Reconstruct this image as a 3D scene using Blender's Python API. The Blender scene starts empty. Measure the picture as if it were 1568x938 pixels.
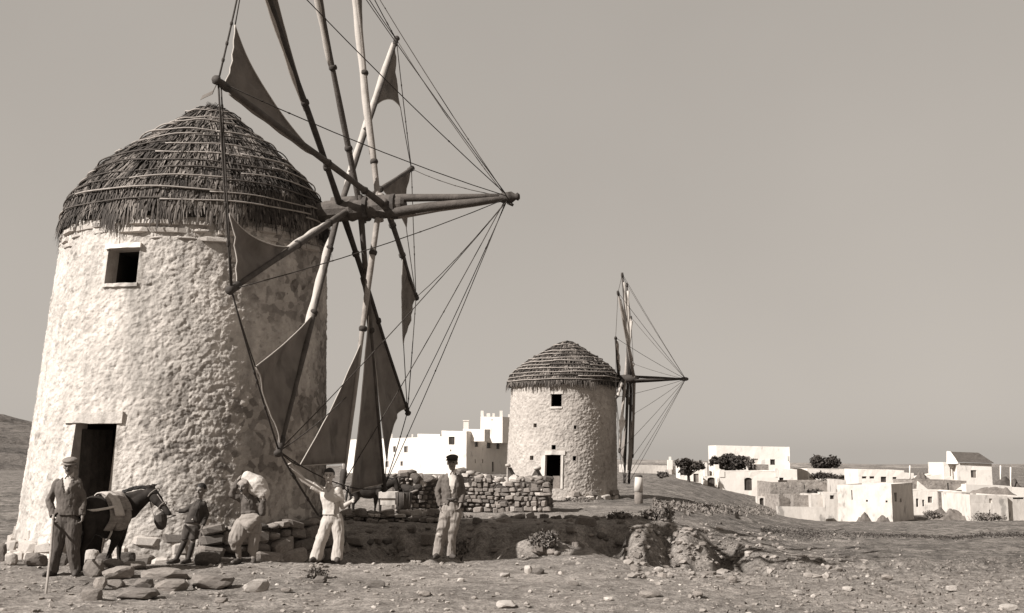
import bpy, bmesh, math, random
import numpy as np
from mathutils import Vector, Matrix, Quaternion

SC = bpy.context.scene
COL = SC.collection
random.seed(7)
RNG = np.random.default_rng(11)
PI = math.pi

# ------------------------------------------------------------------ camera
F = 1650.0
HORIZON = 690.0
CAM_Z = 2.1
PITCH = math.atan((HORIZON - 469.0) / F)
cam_data = bpy.data.cameras.new('camera')
cam_data.sensor_width = 36.0
cam_data.lens = F / 1568.0 * 36.0
cam_data.clip_start = 0.1
cam_data.clip_end = 20000.0
cam = bpy.data.objects.new('camera', cam_data)
COL.objects.link(cam)
cam.location = (0, 0, CAM_Z)
cam.rotation_euler = (PI / 2 + PITCH, 0, 0)
SC.camera = cam

# ------------------------------------------------------------------ sun and sky
SUN_EL = math.radians(38)
SUN_LEFT = math.radians(56)          # the sun stands behind the camera, this far to the left
TO_SUN = Vector((-math.sin(SUN_LEFT) * math.cos(SUN_EL), -math.cos(SUN_LEFT) * math.cos(SUN_EL), math.sin(SUN_EL)))
sun_data = bpy.data.lights.new('sun', 'SUN')
sun_data.energy = 5.0
sun_data.angle = math.radians(0.5)
sun_data.color = (1.0, 0.98, 0.95)
sun = bpy.data.objects.new('sun', sun_data)
COL.objects.link(sun)
sun.rotation_euler = TO_SUN.to_track_quat('Z', 'Y').to_euler()
sun.location = (-20, -20, 30)

world = bpy.data.worlds.new('World')
SC.world = world
world.use_nodes = True
nt = world.node_tree
nt.nodes.clear()
w_out = nt.nodes.new('ShaderNodeOutputWorld')
w_bg = nt.nodes.new('ShaderNodeBackground')
w_sky = nt.nodes.new('ShaderNodeTexSky')
w_sky.sky_type = 'NISHITA'
w_sky.sun_disc = False
w_sky.sun_elevation = SUN_EL
w_sky.sun_rotation = math.atan2(TO_SUN.x, TO_SUN.y)
w_sky.air_density = 1.0
w_sky.dust_density = 1.0
w_bw = nt.nodes.new('ShaderNodeRGBToBW')
w_pow = nt.nodes.new('ShaderNodeMath'); w_pow.operation = 'POWER'; w_pow.inputs[1].default_value = 0.2
w_tint = nt.nodes.new('ShaderNodeMix'); w_tint.data_type = 'RGBA'; w_tint.blend_type = 'MULTIPLY'
w_tint.inputs[0].default_value = 1.0
w_tint.inputs[7].default_value = (1.0, 0.918, 0.828, 1)       # the brown tone of the print
SKY_GAIN = 2.06
w_gain = nt.nodes.new('ShaderNodeMath'); w_gain.operation = 'MULTIPLY'; w_gain.inputs[1].default_value = SKY_GAIN
# faint unevenness of thin high cloud and film
w_co = nt.nodes.new('ShaderNodeTexCoord')
w_no = nt.nodes.new('ShaderNodeTexNoise'); w_no.inputs['Scale'].default_value = 2.2; w_no.inputs['Detail'].default_value = 4
w_mr = nt.nodes.new('ShaderNodeMapRange'); w_mr.inputs[1].default_value = 0.3; w_mr.inputs[2].default_value = 0.7
w_mr.inputs[3].default_value = 0.955; w_mr.inputs[4].default_value = 1.045
w_m2 = nt.nodes.new('ShaderNodeMath'); w_m2.operation = 'MULTIPLY'
L = nt.links.new
L(w_sky.outputs[0], w_bw.inputs[0]); L(w_bw.outputs[0], w_pow.inputs[0]); L(w_pow.outputs[0], w_gain.inputs[0])
L(w_co.outputs['Generated'], w_no.inputs['Vector']); L(w_no.outputs[0], w_mr.inputs[0])
L(w_gain.outputs[0], w_m2.inputs[0]); L(w_mr.outputs[0], w_m2.inputs[1])
L(w_m2.outputs[0], w_tint.inputs[6]); L(w_tint.outputs[2], w_bg.inputs[0]); L(w_bg.outputs[0], w_out.inputs[0])
w_bg.inputs[1].default_value = 0.1

SC.view_settings.view_transform = 'Standard'
SC.view_settings.look = 'None'
SC.view_settings.exposure = 0.86
SC.view_settings.gamma = 1.0
SC.view_settings.use_curve_mapping = False

# ------------------------------------------------------------------ measuring helpers
def ray(px, py):
    """direction of a photo pixel, per metre of world y"""
    zc = (469.0 - py) / F
    yw = math.cos(PITCH) - math.sin(PITCH) * zc
    return (px - 784.0) / F / yw, (math.sin(PITCH) + math.cos(PITCH) * zc) / yw

def at(px, py, y):
    rx, rz = ray(px, py)
    return Vector((rx * y, y, CAM_Z + rz * y))

# ------------------------------------------------------------------ numpy noise
def _hash(ix, iy, iz, seed=0):
    n = (ix.astype(np.int64) * 73856093) ^ (iy.astype(np.int64) * 19349663) ^ (iz.astype(np.int64) * 83492791) ^ (seed * 2654435761)
    n = (n ^ (n >> 13)) * 1274126177
    n = n & 0x7fffffff
    n = (n ^ (n >> 16)) * 668265263
    return ((n & 0x7fffffff) ^ ((n & 0x7fffffff) >> 15)) / 2147483647.0

def vnoise(P, seed=0):
    P = np.asarray(P, float)
    i = np.floor(P).astype(np.int64); f = P - i
    u = f * f * f * (f * (f * 6 - 15) + 10)
    r = 0
    for dx in (0, 1):
        wx = u[..., 0] if dx else 1 - u[..., 0]
        for dy in (0, 1):
            wy = u[..., 1] if dy else 1 - u[..., 1]
            for dz in (0, 1):
                wz = u[..., 2] if dz else 1 - u[..., 2]
                r = r + wx * wy * wz * _hash(i[..., 0] + dx, i[..., 1] + dy, i[..., 2] + dz, seed)
    return r * 2 - 1

def fbm(P, octaves=4, seed=0, gain=0.5):
    P = np.asarray(P, float); r = 0; a = 1.0; s = 0
    for o in range(octaves):
        r = r + a * vnoise(P * (2.03 ** o) + o * 17.3, seed + o); s += a; a *= gain
    return r / s

def worley(P, seed=0):
    """distance to nearest and second nearest feature point, and a random value of the cell"""
    P = np.asarray(P, float); i = np.floor(P).astype(np.int64)
    d1 = np.full(P.shape[:-1], 9.0); d2 = d1.copy(); idv = np.zeros_like(d1)
    for dx in (-1, 0, 1):
        for dy in (-1, 0, 1):
            for dz in (-1, 0, 1):
                c = i + np.array([dx, dy, dz])
                fp = c + np.stack([_hash(c[..., 0], c[..., 1], c[..., 2], seed + k) for k in (1, 2, 3)], -1)
                d = np.sqrt(((P - fp) ** 2).sum(-1))
                h = _hash(c[..., 0], c[..., 1], c[..., 2], seed + 9)
                near = d < d1
                d2 = np.where(near, d1, np.minimum(d2, d)); idv = np.where(near, h, idv); d1 = np.where(near, d, d1)
    return d1, d2, idv

def sst(a, b, x):
    t = np.clip((np.asarray(x, float) - a) / (b - a), 0, 1)
    return t * t * (3 - 2 * t)

# ------------------------------------------------------------------ object helpers
def tag(o, label=None, cat=None, group=None, kind=None):
    if label: o['label'] = label
    if cat: o['category'] = cat
    if group: o['group'] = group
    if kind: o['kind'] = kind
    return o

def empty(name, loc=(0, 0, 0), label=None, cat=None, group=None, rz=0.0):
    o = bpy.data.objects.new(name, None)
    COL.objects.link(o)
    o.location = loc; o.rotation_euler = (0, 0, rz)
    o.empty_display_size = 0.2
    return tag(o, label, cat, group)

def link_mesh(name, me, mat=None, parent=None, loc=(0, 0, 0), smooth=False):
    o = bpy.data.objects.new(name, me)
    COL.objects.link(o)
    o.location = loc
    if mat is not None:
        for m in (mat if isinstance(mat, (list, tuple)) else [mat]):
            me.materials.append(m)
    if parent is not None: o.parent = parent
    if smooth: me.polygons.foreach_set('use_smooth', [True] * len(me.polygons))
    return o

def mesh_from(name, verts, faces, mat_idx=None):
    me = bpy.data.meshes.new(name)
    me.from_pydata([tuple(v) for v in verts], [], [tuple(f) for f in faces])
    if mat_idx is not None: me.polygons.foreach_set('material_index', list(mat_idx))
    me.update()
    return me

class MB:
    """collects simple shapes into one mesh"""
    def __init__(self): self.v = []; self.f = []; self.m = []
    def add(self, vs, fs, mi=0):
        b = len(self.v)
        self.v += [tuple(p) for p in vs]
        self.f += [tuple(b + i for i in f) for f in fs]
        self.m += [mi] * len(fs)
    def box(self, lo, hi, mi=0, M=None):
        x0, y0, z0 = lo; x1, y1, z1 = hi
        vs = [Vector(p) for p in ((x0,y0,z0),(x1,y0,z0),(x1,y1,z0),(x0,y1,z0),(x0,y0,z1),(x1,y0,z1),(x1,y1,z1),(x0,y1,z1))]
        if M is not None: vs = [M @ p for p in vs]
        self.add(vs, [(3,2,1,0),(4,5,6,7),(0,1,5,4),(1,2,6,5),(2,3,7,6),(3,0,4,7)], mi)
    def tube(self, pts, rad, sides=8, mi=0, caps=True, flat=None):
        pts = [Vector(p) for p in pts]; n = len(pts)
        rads = rad if isinstance(rad, (list, tuple)) else [rad] * n
        t0 = (pts[1] - pts[0]).normalized()
        ref = Vector((0, 0, 1)) if abs(t0.z) < 0.9 else Vector((1, 0, 0))
        a = t0.cross(ref).normalized(); vs = []
        for i, p in enumerate(pts):
            t = (pts[min(i + 1, n - 1)] - pts[max(i - 1, 0)]).normalized()
            a = (a - t * a.dot(t)).normalized(); b = t.cross(a)
            for k in range(sides):
                th = 2 * PI * k / sides
                vs.append(p + (a * math.cos(th) + b * math.sin(th)) * rads[i])
        fs = []
        for i in range(n - 1):
            for k in range(sides):
                k2 = (k + 1) % sides
                fs.append((i * sides + k, i * sides + k2, (i + 1) * sides + k2, (i + 1) * sides + k))
        if caps:
            fs.append(tuple(range(sides - 1, -1, -1))); fs.append(tuple((n - 1) * sides + k for k in range(sides)))
        self.add(vs, fs, mi)
    def capsule(self, p0, r0, p1, r1, sides=12, sq=(1, 1)):
        """tapered limb with round ends"""
        p0 = Vector(p0); p1 = Vector(p1); d = p1 - p0; ln = d.length
        t = d.normalized() if ln > 1e-6 else Vector((0, 0, 1))
        pts = []; rs = []
        for k in range(5):
            a = PI / 2 * (k / 4.0)
            pts.append(p0 - t * r0 * math.cos(a)); rs.append(max(r0 * math.sin(a), r0 * 0.05))
        for k in range(5):
            a = PI / 2 * (k / 4.0)
            pts.append(p1 + t * r1 * math.sin(a)); rs.append(max(r1 * math.cos(a), r1 * 0.05))
        if ln < 1e-6: pts = pts[:4] + pts[5:]; rs = rs[:4] + rs[5:]
        self.tube(pts, rs, sides)
    def ellipsoid(self, c, r, M=None, seg=14, rings=9):
        c = Vector(c); vs = []; fs = []
        for i in range(rings + 1):
            th = PI * i / rings
            for k in range(seg):
                ph = 2 * PI * k / seg
                p = Vector((r[0] * math.sin(th) * math.cos(ph), r[1] * math.sin(th) * math.sin(ph), r[2] * math.cos(th)))
                if i in (0, rings): p = Vector((p.x + 1e-4 * math.cos(ph), p.y + 1e-4 * math.sin(ph), p.z))
                vs.append(c + (M @ p if M is not None else p))
        for i in range(rings):
            for k in range(seg):
                k2 = (k + 1) % seg
                fs.append((i * seg + k, (i + 1) * seg + k, (i + 1) * seg + k2, i * seg + k2))
        fs.append(tuple(range(seg))); fs.append(tuple(rings * seg + k for k in range(seg - 1, -1, -1)))
        self.add(vs, fs)
    def mesh(self, name): return mesh_from(name, self.v, self.f, self.m)
    def build(self, name, mat, parent=None, smooth=False, loc=(0, 0, 0)):
        return link_mesh(name, self.mesh(name), mat, parent, loc, smooth)

def remeshed(mb, name, voxel, smooth_it=4, smooth_fac=0.5):
    """fuse overlapping shapes into one continuous skin"""
    me = mb.mesh('tmp_' + name)
    o = bpy.data.objects.new('tmp_' + name, me); COL.objects.link(o)
    r = o.modifiers.new('r', 'REMESH'); r.mode = 'VOXEL'; r.voxel_size = voxel
    if smooth_it:
        s = o.modifiers.new('s', 'SMOOTH'); s.iterations = smooth_it; s.factor = smooth_fac
    dg = bpy.context.evaluated_depsgraph_get(); dg.update()
    m2 = bpy.data.meshes.new_from_object(o.evaluated_get(dg)); m2.name = name
    bpy.data.objects.remove(o); bpy.data.meshes.remove(me)
    m2.materials.clear()
    return m2

def mesh_co(me):
    a = np.empty(len(me.vertices) * 3); me.vertices.foreach_get('co', a); return a.reshape(-1, 3)
def mesh_no(me):
    a = np.empty(len(me.vertices) * 3); me.vertices.foreach_get('normal', a); return a.reshape(-1, 3)
def set_co(me, a):
    me.vertices.foreach_set('co', a.reshape(-1)); me.update()

def carve(me, keep):
    """delete the vertices of a mesh for which keep is False"""
    bm = bmesh.new(); bm.from_mesh(me); bm.verts.ensure_lookup_table()
    bmesh.ops.delete(bm, geom=[bm.verts[i] for i in np.nonzero(~keep)[0]], context='VERTS')
    bm.to_mesh(me); bm.free(); me.update()

# ------------------------------------------------------------------ materials in the tones of a brown print
def sep(v):
    t = min(1.0, max(v, 0.001) ** 0.45)
    g = 0.80 + 0.15 * t; b = 0.67 + 0.21 * t
    k = v / (0.2126 + 0.7152 * g + 0.0722 * b)
    return (k, k * g, k * b, 1.0)

MATS = {}
def material(name, v, var=0.25, scale=4.0, bump=0.3, rough=0.9, bscale=None, stretch=(1, 1, 1), bdist=0.02,
             spots=None, rnd=0.0, translucent=0.0, coord='Object', big=0.0, spec=0.25, wear=False):
    if name in MATS: return MATS[name]
    m = bpy.data.materials.new(name); m.use_nodes = True
    n = m.node_tree.nodes; l = m.node_tree.links.new; n.clear()
    out = n.new('ShaderNodeOutputMaterial'); bs = n.new('ShaderNodeBsdfPrincipled')
    tc = n.new('ShaderNodeTexCoord'); mp = n.new('ShaderNodeMapping'); mp.inputs['Scale'].default_value = stretch
    l(tc.outputs[coord], mp.inputs[0])
    no = n.new('ShaderNodeTexNoise'); no.inputs['Scale'].default_value = scale; no.inputs['Detail'].default_value = 7
    no.inputs['Roughness'].default_value = 0.62
    l(mp.outputs[0], no.inputs['Vector'])
    cr = n.new('ShaderNodeValToRGB')
    cr.color_ramp.elements[0].position = 0.28; cr.color_ramp.elements[1].position = 0.72
    cr.color_ramp.elements[0].color = sep(v * (1 - var)); cr.color_ramp.elements[1].color = sep(min(0.9, v * (1 + var)))
    l(no.outputs[0], cr.inputs[0])
    col = cr.outputs[0]
    def mul(col, fac_socket):
        mx = n.new('ShaderNodeMix'); mx.data_type = 'RGBA'; mx.blend_type = 'MULTIPLY'; mx.inputs[0].default_value = 1
        l(col, mx.inputs[6]); l(fac_socket, mx.inputs[7]); return mx.outputs[2]
    if big:
        nb = n.new('ShaderNodeTexNoise'); nb.inputs['Scale'].default_value = scale * 0.13; nb.inputs['Detail'].default_value = 3
        l(mp.outputs[0], nb.inputs['Vector'])
        mr = n.new('ShaderNodeMapRange'); mr.inputs[1].default_value = 0.35; mr.inputs[2].default_value = 0.65
        mr.inputs[3].default_value = 1 - big; mr.inputs[4].default_value = 1 + big * 0.4
        l(nb.outputs[0], mr.inputs[0]); col = mul(col, mr.outputs[0])
    if spots:                                   # (scale, darkness, threshold): blotches of wear
        vo = n.new('ShaderNodeTexNoise'); vo.inputs['Scale'].default_value = spots[0]; vo.inputs['Detail'].default_value = 5
        l(mp.outputs[0], vo.inputs['Vector'])
        mr = n.new('ShaderNodeMapRange'); mr.inputs[1].default_value = spots[2]; mr.inputs[2].default_value = spots[2] + 0.08
        mr.inputs[3].default_value = 1; mr.inputs[4].default_value = 1 - spots[1]
        l(vo.outputs[0], mr.inputs[0]); col = mul(col, mr.outputs[0])
    if rnd:
        oi = n.new('ShaderNodeObjectInfo')
        mr = n.new('ShaderNodeMapRange'); mr.inputs[3].default_value = 1 - rnd; mr.inputs[4].default_value = 1 + rnd
        l(oi.outputs['Random'], mr.inputs[0]); col = mul(col, mr.outputs[0])
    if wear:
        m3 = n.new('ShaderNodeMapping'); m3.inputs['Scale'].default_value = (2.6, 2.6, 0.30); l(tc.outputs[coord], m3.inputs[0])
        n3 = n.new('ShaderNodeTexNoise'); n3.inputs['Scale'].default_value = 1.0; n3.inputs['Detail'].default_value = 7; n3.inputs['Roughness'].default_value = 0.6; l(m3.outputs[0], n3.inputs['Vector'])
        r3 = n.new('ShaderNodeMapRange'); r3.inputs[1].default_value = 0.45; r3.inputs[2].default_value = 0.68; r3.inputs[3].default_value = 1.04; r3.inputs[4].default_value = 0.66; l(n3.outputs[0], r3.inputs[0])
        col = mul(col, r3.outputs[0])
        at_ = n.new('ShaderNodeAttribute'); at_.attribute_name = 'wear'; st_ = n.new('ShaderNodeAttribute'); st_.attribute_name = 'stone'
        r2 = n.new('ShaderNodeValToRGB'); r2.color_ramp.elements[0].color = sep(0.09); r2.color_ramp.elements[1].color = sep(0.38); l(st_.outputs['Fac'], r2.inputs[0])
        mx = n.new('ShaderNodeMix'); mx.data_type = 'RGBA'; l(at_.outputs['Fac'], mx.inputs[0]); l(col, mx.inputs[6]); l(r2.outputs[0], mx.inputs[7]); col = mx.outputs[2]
    l(col, bs.inputs['Base Color'])
    bs.inputs['Roughness'].default_value = rough
    bs.inputs['Specular IOR Level'].default_value = spec
    if bump:
        nb = n.new('ShaderNodeTexNoise'); nb.inputs['Scale'].default_value = bscale or scale * 3; nb.inputs['Detail'].default_value = 8
        nb.inputs['Roughness'].default_value = 0.65
        l(mp.outputs[0], nb.inputs['Vector'])
        bp = n.new('ShaderNodeBump'); bp.inputs['Strength'].default_value = bump; bp.inputs['Distance'].default_value = bdist
        l(nb.outputs[0], bp.inputs['Height']); l(bp.outputs[0], bs.inputs['Normal'])
    if translucent:
        tr = n.new('ShaderNodeBsdfTranslucent'); l(col, tr.inputs[0])
        ms = n.new('ShaderNodeMixShader'); ms.inputs[0].default_value = translucent
        l(bs.outputs[0], ms.inputs[1]); l(tr.outputs[0], ms.inputs[2]); l(ms.outputs[0], out.inputs[0])
    else: l(bs.outputs[0], out.inputs[0])
    MATS[name] = m
    return m

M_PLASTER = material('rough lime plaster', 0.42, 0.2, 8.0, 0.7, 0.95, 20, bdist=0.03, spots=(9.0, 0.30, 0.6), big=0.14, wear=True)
M_PLASTER2 = material('worn lime plaster', 0.31, 0.25, 4.0, 0.5, 0.95, 10, bdist=0.04, spots=(5.0, 0.3, 0.6), big=0.12)
M_WHITE = material('whitewash', 0.58, 0.07, 2.0, 0.3, 0.9, 6, (1, 1, .6), bdist=0.04, spots=(1.3, 0.24, 0.61), big=0.05)
M_OLDWHITE = material('weathered whitewash', 0.46, 0.16, 2.2, 0.4, 0.9, 5, (1, 1, .5), bdist=0.04, spots=(1.3, 0.42, 0.58), big=0.12)
M_STONEWALL = material('grey rubble masonry', 0.20, 0.40, 2.2, 0.8, 0.95, 4, bdist=0.1, spots=(3.5, 0.5, 0.6))
M_STONE = material('field stone', 0.155, 0.3, 5.0, 0.5, 0.95, 18, bdist=0.03, rnd=0.36)
M_STONE_PALE = material('whitewashed stone', 0.34, 0.18, 6.0, 0.5, 0.95, 18, bdist=0.03, rnd=0.22)
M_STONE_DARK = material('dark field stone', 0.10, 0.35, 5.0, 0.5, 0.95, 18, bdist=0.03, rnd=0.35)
M_CORE = material('earth and rubble fill', 0.055, 0.4, 6.0, 0.8, 1.0, 15, bdist=0.05)
M_DARK = material('interior shade', 0.02, 0.3, 3.0, 0, 1.0)  # unlit depth of openings put in as a near-black colour
M_THATCH = [material('old straw', 0.075, 0.4, 9.0, 0, 0.9), material('dark straw', 0.036, 0.4, 9.0, 0, 0.9), material('pale straw', 0.15, 0.3, 9.0, 0, 0.9)]
M_THATCH_BASE = material('packed straw', 0.04, 0.5, 8.0, 0.9, 1.0, 30, bdist=0.05)
M_REED = material('peeled cane', 0.24, 0.25, 7.0, 0.2, 0.8)
M_WOOD = material('weathered timber', 0.065, 0.4, 5.0, 0.6, 0.85, 22, (1, 1, 1), 0.02)
M_WOOD_DARK = material('dark timber', 0.04, 0.4, 5.0, 0.5, 0.8, 22, bdist=0.02)
M_WOOD_PALE = material('pale timber', 0.22, 0.25, 5.0, 0.5, 0.85, 22, bdist=0.02)
M_SAIL = material('shaded sail canvas', 0.165, 0.28, 2.0, 0.25, 0.95, 9, bdist=0.02, spots=(1.6, 0.28, 0.56), translucent=0.22)  # shade on the set sails is put into this darker cloth colour
M_CANVAS = material('sunlit sail canvas', 0.38, 0.15, 3.0, 0.3, 0.95, 12, bdist=0.02, translucent=0.12)  # the same cloth, sunlight on its rolls put in as a paler colour
M_ROPE = material('tarred rope', 0.04, 0.3, 20.0, 0.4, 0.95)
M_ROPE_PALE = material('hemp rope', 0.2, 0.3, 20.0, 0.4, 0.95)
# ------------------------------------------------------------------ ground
MILL_C = None   # set below
def terrain(X, Y):
    X = np.asarray(X, float); Y = np.asarray(Y, float)
    q = X / np.maximum(Y, 1.0)
    P = np.stack([X, Y, np.zeros_like(X)], -1)
    # left and middle: a shallow bench, a trough behind its edge, a bank, then level ground to the far mill
    crest = 19.25 + 0.22 * vnoise(P * 0.35, 3) + 0.35 * np.clip(X, -2, 3)
    edge = 24.6 + 0.7 * vnoise(P * np.array([0.55, 0.2, 1]), 5) + 0.38 * vnoise(P * np.array([1.7, 0.4, 1]), 6) + 0.2 * vnoise(P * np.array([4.3, 0.9, 1]), 7)
    fade = sst(-4.6, -2.4, X)
    bench = 0.20 + 0.04 * vnoise(P * 0.3, 1) - 0.30 * sst(1.3, 3.0, X) * sst(16.0, 19.0, Y)
    floor_ = 0.02 - fade * (0.42 + 0.55 * sst(2.0, 4.2, X))
    ftop = np.maximum(fade, sst(-0.185, -0.150, q)) * sst(-0.30, -0.15, q)
    top = 0.02 + ftop * 0.36 - 0.0255 * np.clip(Y - 26, 0, 31) - 0.004 * np.clip(Y - 57, 0, 90)
    low = bench + (floor_ - bench) * sst(0, 2.6, Y - crest)
    rise = sst(0.0, 1.5 + 0.7 * vnoise(P * np.array([0.8, 0.3, 1]), 15), Y - edge)
    left = low + (top - low) * rise
    # right: one long slope down to the village, rising again behind it
    right = 0.12 - 0.051 * (np.minimum(Y, 104) - 13) + 0.052 * np.clip(Y - 108, 0, 38) + 0.16 * vnoise(P * 0.12, 8)
    w = sst(0.115, 0.285, q) * sst(10, 26, Y)
    # the middle hillside beyond the far mill climbs a little
    z = left * (1 - w) + right * w
    far = -1.6 - 0.0135 * (Y - 170)
    z = z + (far - z) * sst(160, 260, Y)
    # washed out gully right of the bank
    gx = 5.05 + 0.04 * (Y - 24)
    g = np.exp(-((X - gx) / 0.42) ** 2) * sst(23.2, 24.0, Y) * (1 - sst(27.0, 28.3, Y))
    z = z - 0.75 * g
    g2 = np.exp(-((X - (3.65 + 0.02 * (Y - 24))) / 0.22) ** 2) * sst(24.2, 25.0, Y) * (1 - sst(26.2, 27.2, Y))
    z = z - 0.5 * g2
    # lit mound in the trough to the right of the right hand man
    z = z + 0.66 * np.exp(-np.abs((X - 0.75) / 1.25) ** 3 - ((Y - 21.7) / 0.75) ** 2) * (1 + 0.35 * vnoise(P * 1.4, 19))
    z = z + 0.07 * np.exp(-((X + 6.6) / 0.9) ** 2 - ((Y - 17.9) / 0.6) ** 2)
    # relief at every size
    near = 1 - sst(60, 160, Y)
    rough_ = 0.05 * fbm(P * 0.7, 4, 21) + sst(26, 60, Y) * 0.22 * fbm(P * np.array([0.22, 0.5, 1]), 4, 91) + 0.035 * fbm(P * 2.1, 4, 31) + 0.018 * fbm(P * 6.5, 3, 41)
    d1, d2, cid = worley(P * np.array([2.6, 2.6, 1]), 4)
    clod = np.clip(0.42 - d1, 0, 1) * (cid > 0.62) * 0.20 * (0.3 + vnoise(P * 0.5, 17))
    d1b, _, cidb = worley(P * np.array([7.0, 7.0, 1]), 14)
    clod = clod + np.clip(0.40 - d1b, 0, 1) * (cidb > 0.55) * 0.05
    rightrough = sst(0.06, 0.2, q) * (0.07 * fbm(P * np.array([1.2, 2.4, 1]), 5, 61, 0.62) + 0.05 * np.abs(fbm(P * np.array([3.1, 4.0, 1]), 3, 65)))
    bankrough = (np.exp(-((Y - edge - 0.4) / 1.0) ** 2) * fade) * (0.34 * fbm(P * 2.0, 5, 71, 0.66))
    z = z + (rough_ + clod + rightrough) * (0.35 + 0.65 * near) + bankrough
    # flat standing room round the mills
    z = z + sst(200, 400, Y) * 1.2 * fbm(P * 0.004, 3, 81)
    return z

rows = np.concatenate([np.arange(5, 12, 0.35), np.arange(12, 29, 0.062), 29 * 1.014 ** np.arange(0, 130), 29 * 1.014 ** 130 * 1.05 ** np.arange(1, 66)])
qs = np.concatenate([-np.geomspace(6, 0.64, 16)[:-1], np.arange(-0.62, 0.621, 0.0027), np.geomspace(0.64, 6, 16)[1:]])
GY, GQ = np.meshgrid(rows, qs, indexing='ij'); GX = GQ * GY
GZ = terrain(GX, GY)
def gz(x, y):
    """height of the ground mesh at a plan point"""
    y = min(max(y, rows[0]), rows[-2]); q = min(max(x / y, qs[0]), qs[-2])
    i = int(np.searchsorted(rows, y, 'right')) - 1; j = int(np.searchsorted(qs, q, 'right')) - 1
    fy = (y - rows[i]) / (rows[i + 1] - rows[i]); fq = (q - qs[j]) / (qs[j + 1] - qs[j])
    a = GZ[i, j] * (1 - fq) + GZ[i, j + 1] * fq; b = GZ[i + 1, j] * (1 - fq) + GZ[i + 1, j + 1] * fq
    return float(a * (1 - fy) + b * fy)

def ground_at(px, py, y0=8.0, y1=220.0):
    """point of the ground seen at a photo pixel"""
    rx, rz = ray(px, py)
    j = min(max(int(np.searchsorted(qs, rx)), 1), len(qs) - 1); fq = (rx - qs[j - 1]) / (qs[j] - qs[j - 1])
    hgt = GZ[:, j - 1] * (1 - fq) + GZ[:, j] * fq
    t = hgt - (CAM_Z + rz * rows)
    ok = np.nonzero((t > 0) & (rows >= y0))[0]
    if not len(ok) or ok[0] == 0: y = y1
    else:
        i = ok[0]; t0, t1 = t[i - 1], t[i]
        y = rows[i] if t0 > 0 else rows[i - 1] + (rows[i] - rows[i - 1]) * (-t0) / (t1 - t0)
        y = min(y, y1)
    return Vector((rx * y, y, gz(rx * y, y)))

nr, nc = GZ.shape
gv = np.stack([GX, GY, GZ], -1).reshape(-1, 3)
ii = (np.arange(nr - 1)[:, None] * nc + np.arange(nc - 1)[None, :]).reshape(-1)
gf = np.stack([ii, ii + 1, ii + nc + 1, ii + nc], -1)
gme = bpy.data.meshes.new('ground')
gme.vertices.add(len(gv)); gme.vertices.foreach_set('co', gv.reshape(-1))
gme.loops.add(gf.size); gme.loops.foreach_set('vertex_index', gf.reshape(-1).astype(np.int32))
gme.polygons.add(len(gf)); gme.polygons.foreach_set('loop_start', np.arange(0, gf.size, 4, dtype=np.int32))
gme.polygons.foreach_set('loop_total', np.full(len(gf), 4, dtype=np.int32))
gme.update(calc_edges=True); gme.validate()

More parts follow.
